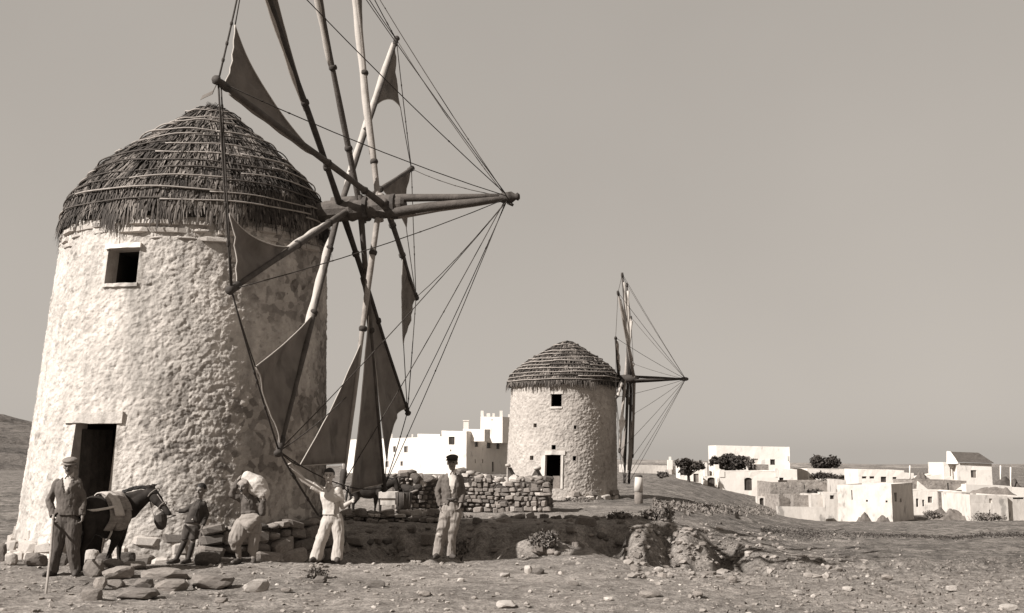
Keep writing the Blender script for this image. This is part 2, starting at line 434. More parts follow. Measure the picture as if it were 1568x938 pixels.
def ground_material():
    m = bpy.data.materials.new('bare stony earth'); m.use_nodes = True
    n = m.node_tree.nodes; l = m.node_tree.links.new; n.clear()
    out = n.new('ShaderNodeOutputMaterial'); bs = n.new('ShaderNodeBsdfPrincipled'); tc = n.new('ShaderNodeTexCoord')
    def noise(s, d=8, r=0.65):
        x = n.new('ShaderNodeTexNoise'); x.inputs['Scale'].default_value = s; x.inputs['Detail'].default_value = d
        x.inputs['Roughness'].default_value = r; l(tc.outputs['Object'], x.inputs['Vector']); return x
    def mulc(a, b):
        mx = n.new('ShaderNodeMix'); mx.data_type = 'RGBA'; mx.blend_type = 'MULTIPLY'; mx.inputs[0].default_value = 1
        l(a, mx.inputs[6]); l(b, mx.inputs[7]); return mx.outputs[2]
    def rng(s, a, b, c, d):
        mr = n.new('ShaderNodeMapRange'); mr.inputs[1].default_value = a; mr.inputs[2].default_value = b
        mr.inputs[3].default_value = c; mr.inputs[4].default_value = d; l(s, mr.inputs[0]); return mr.outputs[0]
    cr = n.new('ShaderNodeValToRGB')
    e = cr.color_ramp.elements
    e[0].position = 0.3; e[0].color = sep(0.13); e[1].position = 0.72; e[1].color = sep(0.32)
    l(noise(3.5).outputs[0], cr.inputs[0])
    col = mulc(cr.outputs[0], rng(noise(0.28, 5).outputs[0], 0.35, 0.65, 0.72, 1.12))
    col = mulc(col, rng(noise(17, 6, 0.75).outputs[0], 0.36, 0.64, 0.52, 1.30))
    # dry tufts darken the right hand field and everything far off
    sx = n.new('ShaderNodeSeparateXYZ'); l(tc.outputs['Object'], sx.inputs[0])
    dv = n.new('ShaderNodeMath'); dv.operation = 'SUBTRACT'; l(sx.outputs[0], dv.inputs[0])
    sc_ = n.new('ShaderNodeMath'); sc_.operation = 'MULTIPLY'; sc_.inputs[1].default_value = -0.35; l(sx.outputs[1], sc_.inputs[0])
    ad = n.new('ShaderNodeMath'); ad.operation = 'ADD'; ad.inputs[1].default_value = 14.0; l(sc_.outputs[0], ad.inputs[0])
    l(ad.outputs[0], dv.inputs[1])
    f0 = rng(dv.outputs[0], -4.0, 8.0, 0, 1); f1 = rng(sx.outputs[0], -10.0, -13.0, 0, 1)
    fm = n.new('ShaderNodeMath'); fm.operation = 'MAXIMUM'; l(f0, fm.inputs[0]); l(f1, fm.inputs[1]); field = fm.outputs[0]
    tuft = rng(noise(1.6, 8, 0.7).outputs[0], 0.40, 0.60, 0.38, 0.92)
    mx = n.new('ShaderNodeMix'); mx.data_type = 'RGBA'; l(field, mx.inputs[0]); l(col, mx.inputs[6])
    l(mulc(col, tuft), mx.inputs[7]); col = mx.outputs[2]
    l(col, bs.inputs['Base Color']); bs.inputs['Roughness'].default_value = 1.0; bs.inputs['Specular IOR Level'].default_value = 0.1
    b1 = n.new('ShaderNodeBump'); b1.inputs['Strength'].default_value = 0.9; b1.inputs['Distance'].default_value = 0.09
    l(noise(5.0, 10, 0.72).outputs[0], b1.inputs['Height'])
    b2 = n.new('ShaderNodeBump'); b2.inputs['Strength'].default_value = 0.7; b2.inputs['Distance'].default_value = 0.03
    l(noise(24.0, 8, 0.7).outputs[0], b2.inputs['Height']); l(b1.outputs[0], b2.inputs['Normal'])
    l(b2.outputs[0], bs.inputs['Normal']); l(bs.outputs[0], out.inputs[0])
    return m
M_EARTH = ground_material()
ground = link_mesh('ground', gme, M_EARTH, smooth=True)
tag(ground, kind='structure')

# ------------------------------------------------------------------ far hills
def hill(name, cx, cy, rx, ry, h, seed, v, base=1.0):
    n1, n2 = 90, 60
    xs = np.linspace(-1, 1, n1); ys = np.linspace(-1, 1, n2)
    A, B = np.meshgrid(xs, ys, indexing='ij')
    prof = np.clip(1 - (A * A + B * B), 0, 1) ** 0.9
    P = np.stack([A * 3, B * 3, np.full_like(A, seed)], -1)
    Z = prof * (0.72 + 0.42 * fbm(P, 5, seed)) * h - 4.0 * (1 - prof) - 2 - 0.0135 * (cy - 170) * base
    V = np.stack([cx + A * rx, cy + B * ry, Z], -1).reshape(-1, 3)
    fs = [(i * n2 + j, (i + 1) * n2 + j, (i + 1) * n2 + j + 1, i * n2 + j + 1) for i in range(n1 - 1) for j in range(n2 - 1)]
    m = material(name + ' scrub', v, 0.55, 0.05, 0.8, 1.0, 0.12, bdist=6, spots=(0.11, 0.5, 0.56))
    o = link_mesh(name, mesh_from(name, V, fs), m, smooth=True)
    return tag(o, kind='structure')
hill('hill', -520, 1000, 330, 420, 60, 3, 0.095)
hill('ridge', 60, 700, 280, 150, 7.5, 9, 0.2)
hill('plateau', 420, 900, 420, 250, 4.0, 15, 0.17)

hill('slope', -205, 340, 130, 150, 10, 23, 0.095, 0.15)
# ------------------------------------------------------------------ windmills
def nrm(v): return np.asarray(v, float) / np.linalg.norm(v)

def make_roof(root, off, c_eave, apex, r_eave, z_eave, ncourse, blade, nlayer, fine=1.0, nm='thatch'):
    """cone of straw laid in courses and tied down with canes; built in world coordinates"""
    TT = np.array([0, .04, .19, .35, .57, .80, 1.0]); RR = np.array([0.0, .11, .30, .52, .785, .965, 1.0])
    c_eave = np.array(c_eave, float); apex = np.array(apex, float)
    def P(t, th, lift=0.0):
        t = np.asarray(t, float); r = np.interp(t, TT, RR) * r_eave + np.maximum(t - 1, 0) * r_eave * 0.3 + lift * 0.6
        ax = apex[None, :] + (c_eave - apex)[None, :] * t[:, None]
        return ax + np.stack([r * np.cos(th), r * np.sin(th), np.full_like(r, 0) + lift * 0.8], -1)
    rf = empty('thatched_roof', (0, 0, 0)); rf.parent = root
    # packed base under the straw
    nt_, na = 26, 96
    tv = np.linspace(0.002, 1.0, nt_); av = np.linspace(0, 2 * PI, na, endpoint=False)
    A, B = np.meshgrid(tv, av, indexing='ij'); V = P(A.ravel(), B.ravel(), -0.06)
    V = V + 0.03 * vnoise(V * 2.5, 4)[:, None]
    fs = [(i * na + k, (i + 1) * na + k, (i + 1) * na + (k + 1) % na, i * na + (k + 1) % na) for i in range(nt_ - 1) for k in range(na)]
    fs.append(tuple(range(na)))
    fs.append(tuple((nt_ - 1) * na + k for k in range(na - 1, -1, -1)))
    o = link_mesh('roof_base', mesh_from('roof_base', V, fs), M_THATCH_BASE, rf, off); tag(o)
    slope = np.linalg.norm(c_eave - apex) * 1.25
    edges = np.linspace(0.0, 1.0, ncourse + 1)
    for ci in range(ncourse):
        t0, t1 = edges[ci], edges[ci + 1]
        rr = float(np.interp((t0 + t1) / 2, TT, RR)) * r_eave
        n = int(max(60, 2 * PI * rr / blade * nlayer) * fine)
        th = RNG.uniform(0, 2 * PI, n)
        root_t = np.maximum(t0 + RNG.uniform(-0.5, 0.55, n) * (t1 - t0), 0.0)
        ln = (t1 - t0) * RNG.uniform(0.75, 1.35, n) * (1.0 + 0.25 * vnoise(np.stack([th * 5, np.full(n, ci * 3.1), np.zeros(n)], -1), 2))
        last = ci == ncourse - 1
        if last:
            hang = RNG.random(n) < 0.22
            ln = np.where(hang, ln * (0.95 + 0.45 * vnoise(np.stack([th * 7, np.zeros(n), np.zeros(n)], -1), 6)), ln)
        sk = RNG.normal(0, 0.012, n) * 3.0 / max(rr, 0.4)
        lift0 = RNG.uniform(-0.03, 0.02, n); lift1 = RNG.uniform(0.0, 0.075, n) + 0.03 * vnoise(np.stack([th * 9, np.full(n, ci * 1.7), np.zeros(n)], -1), 3)
        a = P(root_t, th, lift0); m_ = P(root_t + ln * 0.55, th + sk * 0.5, lift0 * 0.3 + lift1 * 0.8); b = P(root_t + ln, th + sk, lift1)
        if last: b[:, 2] -= np.maximum(root_t + ln - 1.0, 0) * slope * 0.55
        tang = np.stack([-np.sin(th), np.cos(th), np.zeros(n)], -1)
        w = RNG.uniform(0.35, 0.8, n)[:, None] * blade
        tw = RNG.normal(0, 0.4, n)[:, None] * np.array([0, 0, 1.0])
        side = (tang + tw) * w
        V = np.stack([a - side, a + side, m_ + side, m_ - side, b + side * 0.35, b - side * 0.35], 1).reshape(-1, 3)
        k = np.arange(n) * 6
        F_ = np.concatenate([np.stack([k, k + 1, k + 2, k + 3], -1), np.stack([k + 3, k + 2, k + 4, k + 5], -1)])
        clump = vnoise(np.stack([th * 6, np.full(n, ci * 2.3), np.zeros(n)], -1), 8) + RNG.normal(0, 0.45, n)
        mi = np.where(clump > 0.55, 2, np.where(clump < -0.25, 1, 0)); mi = np.concatenate([mi, mi])
        me = mesh_from('thatch_course', V, F_, mi)
        link_mesh('thatch_course', me, M_THATCH, rf, off)
    return rf, P

def make_rods(rf, off, P, ts, rad, mats):
    for ci, t in enumerate(ts):
        mb = MB(); th = RNG.uniform(0, 6)
        end = th + 2 * PI
        while th < end:
            span = min(RNG.uniform(0.5, 1.3), end - th + 0.1)
            k = max(4, int(span / 0.07)); aa = np.linspace(th, th + span, k)
            dt = t + RNG.normal(0, 0.006) + np.linspace(RNG.normal(0, .008), RNG.normal(0, .008), k)
            pts = P(dt, aa, 0.082 + 0.012 * np.sin(aa * 9 + ci) + 0.02 * np.sin(aa * 2.3 + ci * 1.7))
            mb.tube(pts, [rad * RNG.uniform(0.8, 1.25)] * k, 6, mi=0 if RNG.random() < 0.75 else 1)
            th += span - 0.06
        mb.build('binding_cane', mats, rf, True, off)

# stone shapes shared by every wall and pile
def stone_mesh(seed, boxy):
    r = random.Random(seed); bm = bmesh.new()
    if boxy:
        bmesh.ops.create_cube(bm, size=2)
        for v in bm.verts: v.co += Vector((r.uniform(-.22, .22), r.uniform(-.22, .22), r.uniform(-.2, .2)))
        bmesh.ops.bevel(bm, geom=bm.edges[:], offset=0.34, segments=1, profile=0.6, affect='EDGES')
        for v in bm.verts: v.co += Vector((r.uniform(-.07, .07), r.uniform(-.07, .07), r.uniform(-.07, .07)))
    else:
        bmesh.ops.create_icosphere(bm, subdivisions=1, radius=1.0)
        o = Vector((r.uniform(0, 9), r.uniform(0, 9), r.uniform(0, 9)))
        for v in bm.verts:
            c = v.co.copy(); q = max(abs(c.x), abs(c.y), abs(c.z))
            v.co = c * (0.72 + 0.28 / q) * r.uniform(0.86, 1.1)
    me = bpy.data.meshes.new('stone'); bm.to_mesh(me); bm.free()
    me.polygons.foreach_set('use_smooth', [not boxy] * len(me.polygons)); me.update()
    return me
STONES = {}
def stone_lib(matkey, mat):
    if matkey not in STONES:
        lib = []
        for s in range(9):
            me = stone_mesh(s, s < 6); me.materials.append(mat); lib.append(me)
        STONES[matkey] = lib
    return STONES[matkey]

def put_stone(parent, off, lib, c, size, rot, name='stone'):
    o = bpy.data.objects.new(name, random.choice(lib)); COL.objects.link(o)
    o.location = Vector(c) + Vector(off); o.scale = (size[0] / 2, size[1] / 2, size[2] / 2); o.rotation_euler = rot
    if parent is not None: o.parent = parent
    return o

def course_stones(length, height, ch, cw, jit=0.35):
    """(u, v, w, h) of the stones of a dry wall, bottom course first"""
    out = []; v = 0.0
    while v < height - ch * 0.3:
        h = ch * random.uniform(0.75, 1.3); u = random.uniform(-0.5, 0) * cw
        while u < length:
            w = cw * random.uniform(0.55, 1.6)
            out.append((u + w / 2, v + h / 2 + random.uniform(-.12, .12) * h, w * 0.94, h * random.uniform(0.8, 1.0)))
            u += w
        v += h * 0.97
    return out

class Mill: pass

def tower(root, off, c0, r0, z0, c1, r1, z1, holes, mat, nu=520, nv=230, amp=0.05, cell=4.2, flare=0.10, seed=0, worn=None):
    """round battered wall; holes = (th0, th1, za, zb, depth) cut through it with their own reveals"""
    c0 = np.array(c0[:2], float); c1 = np.array(c1[:2], float)
    def S(th, z, d=0.0):
        t = (np.asarray(z) - z0) / (z1 - z0)
        r = r0 + (r1 - r0) * t + flare * np.clip(1 - t * 7, 0, 1) ** 2 + d
        return np.stack([c0[0] + (c1 - c0)[0] * t + r * np.cos(th), c0[1] + (c1 - c0)[1] * t + r * np.sin(th), z + 0 * np.asarray(th)], -1)
    ths = np.linspace(-PI * 1.5, PI * 0.5, nu, endpoint=False); zs = np.linspace(z0 - 0.5, z1, nv)
    for h in holes:                       # make grid lines run exactly along each opening
        for e in (0, 1): ths[np.argmin(abs(ths - h[e]))] = h[e]
        for e in (2, 3): zs[np.argmin(abs(zs - h[e]))] = h[e]
    TH, Z = np.meshgrid(ths, zs, indexing='ij')
    B = S(TH, Z)
    Bw = B + 0.09 * np.stack([vnoise(B * 3.1, 40), vnoise(B * 3.1, 41), vnoise(B * 3.1, 42)], -1)
    d1, d2, cid = worley(Bw * cell, seed)
    # where the plaster has weathered off, the stones of the wall stand out
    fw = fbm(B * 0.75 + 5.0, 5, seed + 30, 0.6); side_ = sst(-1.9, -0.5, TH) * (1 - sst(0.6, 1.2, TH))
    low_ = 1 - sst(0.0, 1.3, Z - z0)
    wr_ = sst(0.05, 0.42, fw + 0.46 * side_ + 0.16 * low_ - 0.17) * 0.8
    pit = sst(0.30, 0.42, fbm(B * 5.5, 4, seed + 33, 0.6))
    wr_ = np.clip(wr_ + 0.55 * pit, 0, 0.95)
    d = amp * (0.36 + 0.55 * wr_ + 0.62 * side_) * (np.clip(d2 - d1, 0, 0.35) * 1.4 - 0.3 + (cid - 0.5) * 0.7) * (0.25 + 1.25 * sst(-0.3, 0.4, fbm(B * 0.9, 2, seed + 6))) + amp * 0.8 * fbm(B * 2.2, 3, seed + 3) + amp * 1.5 * fbm(B * 11, 4, seed + 5, 0.7)
    d = d + 0.03 * fbm(B * 0.6, 2, seed + 8)
    if worn is not None: d = d * (1 + worn(B))
    for h in holes:
        dist = np.maximum(np.maximum(h[0] - TH, TH - h[1]) * r0, np.maximum(h[2] - Z, Z - h[3]))
        d = d * sst(0.0, 0.14, dist) + 0.012 * (1 - sst(0.0, 0.14, dist))
    V = S(TH, Z, d)
    nv_ = len(zs); fs = []
    tc = (ths + np.roll(ths, -1)) / 2
    for i in range(nu):
        i2 = (i + 1) % nu
        tm = tc[i] if i < nu - 1 else ths[-1] + 0.004
        hs = [h for h in holes if h[0] < tm < h[1]]
        for j in range(nv_ - 1):
            zm = (zs[j] + zs[j + 1]) / 2
            if any(h[2] < zm < h[3] for h in hs): continue
            fs.append((i * nv_ + j, i2 * nv_ + j, i2 * nv_ + j + 1, i * nv_ + j + 1))
    me = mesh_from('wall', V.reshape(-1, 3), fs)
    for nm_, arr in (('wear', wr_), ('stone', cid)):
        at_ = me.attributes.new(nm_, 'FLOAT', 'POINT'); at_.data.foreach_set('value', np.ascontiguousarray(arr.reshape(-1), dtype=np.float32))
    w = link_mesh('wall', me, mat, root, off, True)
    return S, w

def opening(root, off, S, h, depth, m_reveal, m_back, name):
    """the thickness of the wall round an opening and the room behind, shade put into its colour"""
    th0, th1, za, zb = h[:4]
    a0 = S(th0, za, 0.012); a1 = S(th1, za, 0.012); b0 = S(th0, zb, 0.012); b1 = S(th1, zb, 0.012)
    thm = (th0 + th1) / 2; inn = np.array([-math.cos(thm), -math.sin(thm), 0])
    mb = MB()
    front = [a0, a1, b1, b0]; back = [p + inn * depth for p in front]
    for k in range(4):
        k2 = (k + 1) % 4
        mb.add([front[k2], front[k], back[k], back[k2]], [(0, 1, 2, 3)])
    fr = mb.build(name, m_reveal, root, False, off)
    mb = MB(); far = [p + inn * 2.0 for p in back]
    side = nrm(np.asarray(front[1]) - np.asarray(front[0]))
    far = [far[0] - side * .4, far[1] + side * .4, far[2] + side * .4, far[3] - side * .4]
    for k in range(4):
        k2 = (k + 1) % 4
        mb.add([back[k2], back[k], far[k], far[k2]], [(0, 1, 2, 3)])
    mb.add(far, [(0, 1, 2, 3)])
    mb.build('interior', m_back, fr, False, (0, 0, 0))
    return fr

def on_spoke(A, B, px, py):
    """fraction along the spoke A to B nearest to a photo pixel"""
    best = (1e9, 0)
    for t in np.linspace(0, 1, 201):
        p = A + (B - A) * t
        yd = p.y * math.cos(PITCH) + (p.z - CAM_Z) * math.sin(PITCH); zc = -p.y * math.sin(PITCH) + (p.z - CAM_Z) * math.cos(PITCH)
        q = (784 + F * p.x / yd, 469 - F * zc / yd)
        dd = (q[0] - px) ** 2 + (q[1] - py) ** 2
        if dd < best[0]: best = (dd, t)
    return best[1]

def sail_mesh(name, a, b, p, hollow, billow, nrm_, seed, N=18, foot=0.06):
    a = np.array(a); b = np.array(b); p = np.array(p); nn = np.array(nrm_); vs = []; idx = {}
    for i in range(N + 1):
        for j in range(N + 1 - i):
            wa = i / N; wb = j / N; wp = 1 - wa - wb
            q = wa * a + wb * b + wp * p
            q = q + (b - (a + p) / 2) * hollow * 4 * wa * wp * (1 - wb) ** 2
            q = q + (a - (b + p) / 2) * foot * 4 * wb * wp * (1 - wa) ** 2
            q = q + nn * billow * 27 * wa * wb * wp
            f = float(vnoise(np.array([[wa * 5 + seed, wp * 9, seed * 1.7]]), 3)[0]) * 0.05 + float(vnoise(np.array([[(wa - wb) * 2.2, wp * 2, seed * 3.1]]), 5)[0]) * 0.11
            q = q + nn * f * min(1, 3 * wp) * min(1, .2 + 3 * wb) * (0.4 + 0.6 * (wa + wb))
            idx[(i, j)] = len(vs); vs.append(q)
    fs = []
    for i in range(N):
        for j in range(N - i):
            fs.append((idx[(i, j)], idx[(i + 1, j)], idx[(i, j + 1)]))
            if j < N - i - 1: fs.append((idx[(i + 1, j)], idx[(i + 1, j + 1)], idx[(i, j + 1)]))
    hem = [[idx[(i, 0)] for i in range(N + 1)], [idx[(0, j)] for j in range(N + 1)]]
    return mesh_from(name, vs, fs), [[Vector(vs[k]) for k in h] for h in hem]

def rope(mb, a, b, r, sag=0.0, knots=0, rnd=None):
    a = Vector(a); b = Vector(b); n = 7
    pts = [a.lerp(b, i / (n - 1)) - Vector((0, 0, sag * 4 * (i / (n - 1)) * (1 - i / (n - 1)))) for i in range(n)]
    mb.tube(pts, r, 5)
    for k in range(knots):
        t = (rnd or random).uniform(0.06, 0.94); i = min(int(t * (n - 1)), n - 2)
        c = pts[i].lerp(pts[i + 1], t * (n - 1) - i); d = (pts[i + 1] - pts[i]).normalized()
        mb.tube([c - d * r * 3, c - d * r, c + d * r * 1.2, c + d * r * 3], [r * 1.0, r * 1.55, r * 1.5, r * 1.0], 6)

# ------------------------------------------------------------------ the near mill
def plan_circle(pl, pr, py, dist):
    """centre and radius of a round wall whose edges show at photo columns pl and pr on row py"""
    al = math.atan(ray(pl, py)[0]); ar = math.atan(ray(pr, py)[0]); am = (al + ar) / 2
    return (dist * math.sin(am), dist * math.cos(am)), dist * math.sin((ar - al) / 2)

D1 = 23.4
Z0, Z1 = 0.0, 6.5
c0, r0 = plan_circle(14, 503, 830, D1)
c1, r1 = plan_circle(90, 506, 352, D1)
r0 -= 0.06; r1 -= 0.08
MILL_BASE = Vector((c0[0], c0[1], 0.0)); OFF = -MILL_BASE
mill = empty('windmill', MILL_BASE, 'large whitewashed round stone windmill with thatched cone roof and shaded cloth sails behind the men', 'windmill', 'windmills')

def wall_hit(px, py):
    rx, rz = ray(px, py)
    for y in np.arange(15, 26, 0.004):
        p = (rx * y, y, CAM_Z + rz * y); t = (p[2] - Z0) / (Z1 - Z0)
        c = (c0[0] + (c1[0] - c0[0]) * t, c0[1] + (c1[1] - c0[1]) * t); r = r0 + (r1 - r0) * t
        if math.hypot(p[0] - c[0], p[1] - c[1]) < r:
            th = math.atan2(p[1] - c[1], p[0] - c[0])
            return (th if th < PI / 2 else th - 2 * PI), p[2], Vector(p)
    raise ValueError((px, py))
dl = wall_hit(110, 700); dr = wall_hit(174, 700); dt = wall_hit(142, 648)
wl = wall_hit(164, 405); wr = wall_hit(212, 405); wt = wall_hit(190, 380); wb = wall_hit(190, 433)
DOOR = (dl[0], dr[0], 0.22, dt[1]); WIN = (wl[0], wr[0], wb[1], wt[1])
sun_th = math.atan2(TO_SUN.y, TO_SUN.x)
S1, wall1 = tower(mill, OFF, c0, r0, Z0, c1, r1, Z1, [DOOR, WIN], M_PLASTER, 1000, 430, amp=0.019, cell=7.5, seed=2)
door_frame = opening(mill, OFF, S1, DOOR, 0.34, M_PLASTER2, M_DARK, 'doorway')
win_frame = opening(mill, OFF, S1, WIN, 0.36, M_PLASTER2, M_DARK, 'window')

def wall_block(name, parent, S, th0, th1, za, zb, proud, mat, off, n=7, seed=0, back=0.25):
    """a slab that follows the curve of the wall: lintels and sills"""
    ths = np.linspace(th0, th1, n); r = random.Random(seed); mb = MB()
    vs = []
    for k, th in enumerate(ths):
        for (z, d) in ((za, -back), (za, proud), (zb, proud), (zb, -back)):
            vs.append(S(th, z + r.uniform(-.012, .012), d + r.uniform(-.008, .008)))
    fs = [(k * 4 + e, (k + 1) * 4 + e, (k + 1) * 4 + (e + 1) % 4, k * 4 + (e + 1) % 4) for k in range(n - 1) for e in range(4)]
    fs += [(3, 2, 1, 0), tuple((n - 1) * 4 + e for e in range(4))]
    mb.add(vs, fs); return mb.build(name, mat, parent, False, off)
wall_block('lintel', door_frame, S1, DOOR[0] - 0.10, DOOR[1] + 0.035, DOOR[3] + 0.005, DOOR[3] + 0.20, 0.045, M_PLASTER, (0, 0, 0), seed=1)
wall_block('lintel', win_frame, S1, WIN[0] - 0.02, WIN[1] + 0.01, WIN[3] + 0.004, WIN[3] + 0.09, 0.06, M_WHITE, (0, 0, 0), seed=2)
wall_block('sill', win_frame, S1, WIN[0] - 0.01, WIN[1] + 0.01, WIN[2] - 0.07, WIN[2] - 0.004, 0.03, M_PLASTER, (0, 0, 0), seed=3)
# threshold slab and the jambs' door leaf swung inside
thm = (DOOR[0] + DOOR[1]) / 2
wall_block('threshold', door_frame, S1, DOOR[0] - 0.03, DOOR[1] + 0.03, 0.08, 0.215, 0.10, M_STONE_PALE, (0, 0, 0), seed=4)
mb = MB(); p0 = S1(DOOR[0], 0.25, -0.40); inn = np.array([-math.cos(thm), -math.sin(thm), 0]); sd = nrm(S1(DOOR[1], 0.25) - S1(DOOR[0], 0.25))
for k in range(4):
    a = p0 + sd * 0.03 + inn * (0.0 + 0.2 * k); b = a + inn * 0.19 + sd * 0.05
    mb.add([a, b, b + [0, 0, DOOR[3] - 0.35], a + [0, 0, DOOR[3] - 0.35], a + sd * .04, b + sd * .04, b + sd * .04 + [0, 0, DOOR[3] - 0.35], a + sd * .04 + [0, 0, DOOR[3] - 0.35]],
           [(0, 3, 2, 1), (4, 5, 6, 7), (0, 1, 5, 4), (1, 2, 6, 5), (2, 3, 7, 6), (3, 0, 4, 7)])
mb.build('door_leaf', M_WOOD_DARK, door_frame)

# flat stones showing at the head of the wall, under the eave
lib_p = stone_lib('pale', M_STONE_PALE); lib_s = stone_lib('grey', M_STONE); lib_d = stone_lib('dark', M_STONE_DARK)
for row, (zz, hh) in enumerate(((6.05, 0.10), (6.19, 0.13), (6.34, 0.12))):
    th = -PI * 1.02 + random.uniform(0, .1)
    while th < 0.05:
        w = random.uniform(0.28, 0.75); dth = w / r1
        if not (WIN[0] - 0.03 < th + dth / 2 < WIN[1] + 0.03 and zz < WIN[3] + 0.12) and not (row == 0 and random.random() < 0.45):
            c = S1(th + dth / 2, zz, -0.135 + random.uniform(0, .03))
            put_stone(mill, OFF, lib_p, c, (w * 1.02, 0.34, hh * random.uniform(0.8, 1.1)), (random.uniform(-.06, .06), random.uniform(-.05, .05), th + dth / 2 + PI / 2))
        th += dth
# foundation stones standing out round the foot
for row in range(4):
    th = -PI * 1.0 + random.uniform(0, .2)
    while th < -0.02:
        w = random.uniform(0.22, 0.5); dth = w / r0; zz = -0.02 + row * 0.185 + random.uniform(-.03, .03)
        if not (DOOR[0] - 0.05 < th + dth / 2 < DOOR[1] + 0.05 and zz > 0.1) and random.random() < (0.97 - 0.16 * row):
            d = 0.12 - 0.045 * row + random.uniform(-.03, .03)
            pale = random.random() < 0.82
            put_stone(mill, OFF, lib_p if pale else lib_s, S1(th + dth / 2, zz, d - 0.12), (w * 1.0, 0.34, random.uniform(0.16, 0.24)),
                      (random.uniform(-.1, .1), random.uniform(-.12, .12), th + dth / 2 + PI / 2), 'foundation_stone')
        th += dth

# the roof
ce = np.array([c1[0], c1[1], 6.52]); ap = at(326, 163, c1[1] + 0.05)
rf1, PR1 = make_roof(mill, OFF, ce, ap, r1 + 0.07, 6.52, 11, 0.028, 5.0)
make_rods(rf1, OFF, PR1, np.linspace(0.105, 0.93, 12), 0.0145, [M_REED, M_WOOD])
mb = MB()
for k in range(26):
    a = 2 * PI * k / 26; h = random.uniform(.1, .2)
    p = Vector(ap) + Vector((0.05 * math.cos(a), 0.05 * math.sin(a), -0.04))
    mb.tube([p, p + Vector((.1 * math.cos(a), .1 * math.sin(a), h * .6))], [0.014, 0.005], 4)
mb.build('straw_tuft', M_THATCH[0], rf1, False, OFF)

# the wheel
HUB = Vector((-3.419, 21.78, 7.02)); AZ, EL, A0, WR, BOW = -0.174, 0.039, 0.112, 6.0, 3.49
WN = Vector((math.cos(AZ) * math.cos(EL), math.sin(AZ) * math.cos(EL), math.sin(EL)))
WH = Vector((math.sin(AZ), -math.cos(AZ), 0)); WU = WH.cross(WN); WU = WU if WU.z > 0 else -WU
def wheel_plane(px, py, ax=0.0):
    rx, rz = ray(px, py); d = Vector((rx, 1, rz)); o = Vector((0, 0, CAM_Z)); q = HUB + WN * ax
    return o + d * ((q - o).dot(WN) / d.dot(WN))
tips = {}
TIP_PX = {0: (334, 124), 4: (607, 60), 5: (630, 258), 6: (637, 455), 7: (624, 630), 8: (588, 746), 9: (524, 742), 10: (427, 690), 11: (354, 443)}
for k in range(12):
    a = A0 + k * PI / 6
    tips[k] = HUB + (WH * math.cos(a) + WU * math.sin(a)) * WR
    if k in TIP_PX: tips[k] = wheel_plane(*TIP_PX[k])
print('TIPS', {k: round((tips[k] - HUB).length, 2) for k in tips})
AXO = {0: 0.86, 1: -0.10, 2: 0.30, 3: 0.70, 4: -0.16, 5: 0.04}
BOWTIP = HUB + WN * BOW
mb = MB()
mb.tube([HUB + WN * s for s in (-1.9, -0.5, -0.42, -0.12, 0.05, 0.12, 0.2, 0.55, 0.62, 0.95, 1.2, 1.26)],
        [0.19, 0.21, 0.235, 0.235, 0.22, 0.25, 0.22, 0.215, 0.24, 0.235, 0.20, 0.15], 12)
shaft = mb.build('windshaft', M_WOOD, mill, False, OFF)
# iron collars round the shaft
for s in (0.44, 1.02):
    mb = MB(); mb.tube([HUB + WN * (s - 0.04), HUB + WN * (s + 0.04)], [0.262, 0.262], 14)
    mb.build('iron_collar', M_WOOD_DARK, shaft, False)
# bowsprit: one long pole braced by two lighter ones
for (s0, up, side, r_, m_) in ((-0.3, 0.21, -0.05, 0.085, M_WOOD), (0.75, -0.17, -0.16, 0.095, M_WOOD), (0.9, -0.19, 0.14, 0.06, M_WOOD_PALE)):
    st = HUB + WN * s0 + WU * up + WH * side * -1
    en = BOWTIP - WN * 0.05 + WU * up * 0.12 + WH * side * -0.2
    m1 = st.lerp(en, 0.4) + WU * 0.02
    MBt = MB(); MBt.tube([st, st.lerp(en, .12), m1, st.lerp(en, .7), en], [r_ * .9, r_ * 1.05, r_, r_ * .85, r_ * .6], 9)
    MBt.build('bowsprit_pole', m_, mill, True, OFF)
mb = MB(); mb.tube([BOWTIP - WN * .28, BOWTIP - WN * .22, BOWTIP - WN * .02, BOWTIP + WN * .06, BOWTIP + WN * .1, BOWTIP + WN * .14], [.07, .105, .115, .06, .085, .05], 10)
mb.tube([BOWTIP + WU * -.1 - WN * .1, BOWTIP - WU * .17], [.045, .03], 6)
mb.build('bowsprit_cap', M_WOOD_DARK, mill, True, OFF)

pale = {3: M_WOOD_PALE, 1: M_WOOD_DARK, 7: M_WOOD_DARK, 9: M_WOOD_PALE}  # lit and shaded look of single spokes put into their timber colour
SPOKES = {}
for k in range(12):
    s0 = HUB + WN * AXO[k % 6]; d = (tips[k] - s0).normalized(); tip = tips[k]
    st = s0 - d * 0.3
    pts = [st.lerp(tip, t) + WN * (0.05 * math.sin(t * 5 + k)) * t * (1 - t) + WH * 0.03 * math.sin(3 * t + k) * (1 - t) * t for t in np.linspace(0, 1, 12)]
    rr = [0.068 * (1 - 0.36 * t) * (1 + 0.08 * math.sin(17 * t + k)) for t in np.linspace(0, 1, 12)]
    mb = MB(); mb.tube(pts, rr, 9)
    sp = mb.build('sail_spoke', pale.get(k, M_WOOD), mill, True, OFF); SPOKES[k] = (s0, tip, sp)
    mb = MB(); mb.tube([tip - d * .30, tip - d * .24, tip - d * .05, tip, tip + d * .05, tip + d * .09], [.05, .07, .062, .05, .08, .06], 9)
    mb.build('tip_cap', M_WOOD_DARK, sp, True)
    for t in (0.17 + 0.02 * (k % 3), 0.42 + 0.03 * (k % 4)):
        mb = MB(); c = s0.lerp(tip, t); mb.tube([c - d * .05, c - d * .02, c + d * .02, c + d * .05], [.07, .086, .082, .07], 8)
        mb.build('lashing', M_ROPE, sp, True)

